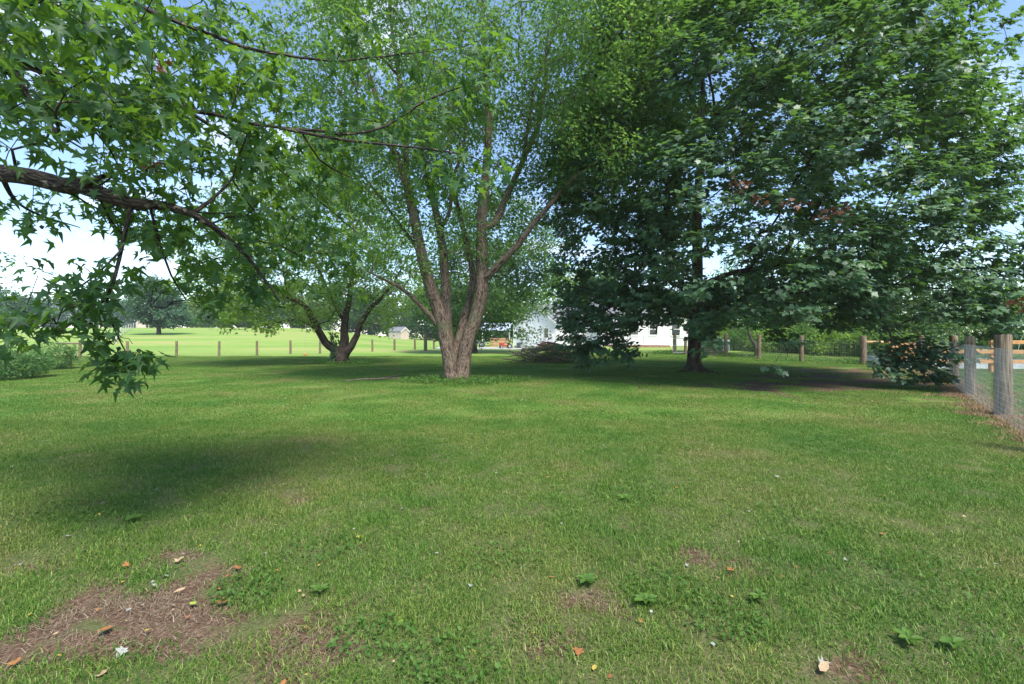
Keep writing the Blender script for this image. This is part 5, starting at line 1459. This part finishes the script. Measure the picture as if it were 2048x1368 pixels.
for k, (x, y, nn_, L, lab) in enumerate(((1172, 1172, 8, .15, 'broad-leaved plantain beside the bare spot at lower centre'), (1290, 1212, 7, .13, 'plantain just right of the lower centre bare spot'), (1820, 1292, 8, .15, 'largest plantain rosette near the lower right corner'), (1905, 1300, 6, .12, 'smaller plantain right of the lower right rosette'), (1250, 1003, 6, .13, 'small plantain in the mid lawn below the dark maple'), (1520, 1205, 6, .12, 'plantain right of the pair of bare spots'), (265, 1045, 7, .13, 'plantain in the left lawn above the worn earth'), (640, 1190, 6, .11, 'plantain at the edge of the worn earth in the left foreground'))):
    rosette(lift(gp(x, y), .006), nn_, L, lab, 700 + k)

# fallen leaves
def leaf_colour(name, c): return simple(name, c, .85, .45, 30, .2, spec=.1)
LC = {'orange': leaf_colour('orange leaf', (.30, .13, .05)), 'brown': leaf_colour('brown leaf', (.26, .10, .045)), 'tan': leaf_colour('tan leaf', (.36, .26, .16)), 'yellow': leaf_colour('yellow leaf', (.36, .28, .06)), 'pale': leaf_colour('pale leaf back', (.27, .28, .25)), 'lime': leaf_colour('lime leaf', (.24, .32, .05))}
def fallen_mesh(tm, seed, col):
    rng = np.random.default_rng(seed); V, Fc = tm; V = V.copy()
    V[:, 2] = .55 * (V[:, 0] ** 2) * rng.uniform(.3, 1.6) + .25 * (V[:, 1] - .4) ** 2 * rng.normal(.6, .6) + rng.normal(0, .02, len(V))
    me = trimesh('fallen_leaf', V, Fc); me.materials.append(LC[col]); return me
def fallen(x, y, s, col, tm, seed, label, group=None, me=None):
    p = gp(x, y); o = add('fallen_leaf', me or fallen_mesh(tm, seed, col))
    rng = np.random.default_rng(seed)
    s = s * .46; o.location = (p[0], p[1], p[2] + .016); o.scale = (s, s, s)
    o.rotation_euler = (rng.normal(0, .25), rng.normal(0, .25), rng.random() * 6.28)
    tag(o, label, 'leaf', group)
ov, mp_, sg = leaf_oval(), leaf_maple(), leaf_star()
special = [(225, 1258, .19, 'orange', ov, 'long orange-brown leaf on the large worn earth patch'), (38, 1330, .11, 'orange', mp_, 'orange-brown leaf in the lower left corner'), (205, 1358, .10, 'tan', mp_, 'tan curled leaf at the bottom edge left of centre'), (372, 1180, .14, 'tan', ov, 'long tan leaf at the upper edge of the worn earth'), (352, 1130, .13, 'tan', mp_, 'crumpled tan leaf above the worn earth patch'),
           (392, 1213, .12, 'lime', ov, 'bright lime leaf right of the worn earth patch'), (445, 1208, .13, 'brown', mp_, 'dark brown lobed leaf beside the lime leaf'), (260, 1132, .10, 'orange', mp_, 'orange leaf at the top of the worn earth patch'), (195, 1031, .09, 'yellow', mp_, 'yellow leaf on the left lawn above the worn earth'), (478, 1143, .10, 'brown', mp_, 'red-brown leaf at the right tip of the worn earth'),
           (607, 1193, .07, 'tan', ov, 'small cream leaf in the grass left of centre'), (720, 1078, .08, 'yellow', mp_, 'yellow leaf in the grass left of the centre line'), (790, 1240, .14, 'lime', ov, 'yellow-green leaf in the lower centre-left grass'), (1465, 1142, .10, 'orange', mp_, 'orange leaf on the right bare spot'), (1428, 1155, .10, 'tan', ov, 'tan leaf left of the orange leaf on the right bare spot'),
           (1092, 957, .09, 'orange', ov, 'orange leaf in the middle of the lawn'), (1128, 955, .08, 'tan', ov, 'cream leaf right of the orange leaf in mid lawn'), (1758, 1070, .09, 'orange', mp_, 'orange leaf on the right lawn'), (1110, 1160, .08, 'orange', ov, 'small orange leaf left of the lower centre plantain'), (1157, 1302, .12, 'brown', mp_, 'maroon leaf near the bottom centre'),
           (1186, 1348, .09, 'yellow', ov, 'yellow leaf at the bottom edge near the centre'), (1637, 1330, .10, 'pale', sg, 'pale star-shaped leaf on the lower right bare spot'), (1640, 1350, .15, 'tan', ov, 'long tan leaf below the pale star leaf'), (1425, 1290, .09, 'pale', ov, 'pale grey leaf standing in the lower right grass'), (250, 1300, .11, 'pale', mp_, 'white-backed crumpled leaf on the left worn earth'),
           (120, 1142, .12, 'tan', ov, 'tan leaf on the small bare strip at left'), (1630, 932, .10, 'orange', ov, 'brown leaf lying on the right mid lawn'), (2018, 918, .10, 'tan', mp_, 'tan leaf near the right frame edge'), (1570, 1160, .07, 'orange', ov, 'small orange leaf right of the bare spots'), (570, 1365, .09, 'orange', ov, 'orange leaf at the bottom edge right of the worn earth')]
for k, (x, y, s, col, tm, lab) in enumerate(special): fallen(x, y, s, col, tm, 800 + k, lab)
pm = [fallen_mesh(random.choice((mp_, sg, ov)), 900 + k, 'pale') for k in range(8)]
rng = np.random.default_rng(66)
for k in range(110):
    x = rng.uniform(20, 2030); y = 770 + 480 * rng.random() ** 1.7
    if rng.random() < .45: x, y = rng.normal(1250, 260), 785 + 190 * rng.random() ** 1.4
    if not 10 < x < 2040: continue
    fallen(x, y, rng.uniform(.045, .085), 'pale', mp_, 1000 + k, 'small pale leaf lying upturned on the lawn', 'pale leaves strewn over the lawn', me=pm[int(rng.integers(8))])
bmsh = [fallen_mesh(random.choice((mp_, ov)), 950 + k, ('brown', 'orange', 'tan', 'yellow')[k % 4]) for k in range(8)]
for k in range(70):
    x = rng.uniform(0, 2040); y = 840 + 520 * rng.random()
    if rng.random() < .5: x, y = rng.normal(330, 220), rng.normal(1200, 90)
    if not (5 < x < 2040 and 790 < y < 1364): continue
    fallen(x, y, rng.uniform(.035, .065), 'brown', mp_, 1300 + k, 'tiny dry leaf fragment in the grass', 'dry leaf fragments in the grass', me=bmsh[int(rng.integers(8))])

# dead grass along the right fence
Pd = []
rng = np.random.default_rng(31)
for a, c in zip(FL[:-2], FL[1:-1]):
    for k in range(90):
        f = rng.random(); q = a + (c - a) * f; dv = norm((c - a)[:2]); nrm_ = np.array((-dv[1], dv[0])); w = rng.normal(.05, .22)
        Pd.append((q[0] + nrm_[0] * w, q[1] + nrm_[1] * w))
Pd = np.array(Pd); n = len(Pd)
dead_p = [blade_patch('dead blades', 150, .24, .04, .13, .0024, 1.0, M['straw_brown'] if 'straw_brown' in M else M.setdefault('straw_brown', simple('dead grass', (.27, .18, .10), .9, .4, 30)), 260 + k) for k in range(3)]
scatter('dead_grass', np.column_stack([Pd, hgt(Pd[:, 0], Pd[:, 1])]), np.column_stack([0 * Pd[:, 0], 0 * Pd[:, 0], rng.random(n) * 6.28]), np.column_stack([.8 + .5 * rng.random(n)] * 3) * np.array((1, 1, .8)), dead_p, 'dead orange-brown grass along the foot of the right wire fence')

# ------------------------------------------------------------------ haze: the damp summer air that pales the far field
hm = bpy.data.materials.new('haze'); hm.use_nodes = True
hn = hm.node_tree.nodes; hn.clear()
ho_ = hn.new('ShaderNodeOutputMaterial'); hv_ = hn.new('ShaderNodeVolumePrincipled')
hv_.inputs['Color'].default_value = (.86, .92, 1.0, 1)
hv_.inputs['Density'].default_value = .0004
hm.node_tree.links.new(hv_.outputs[0], ho_.inputs['Volume'])
hz_ = MB().box((0, 380, 11), (1500, 960, 26)).build('haze', hm)
tag(hz_, 'thin pale summer haze over lawn and field', None, kind='stuff')
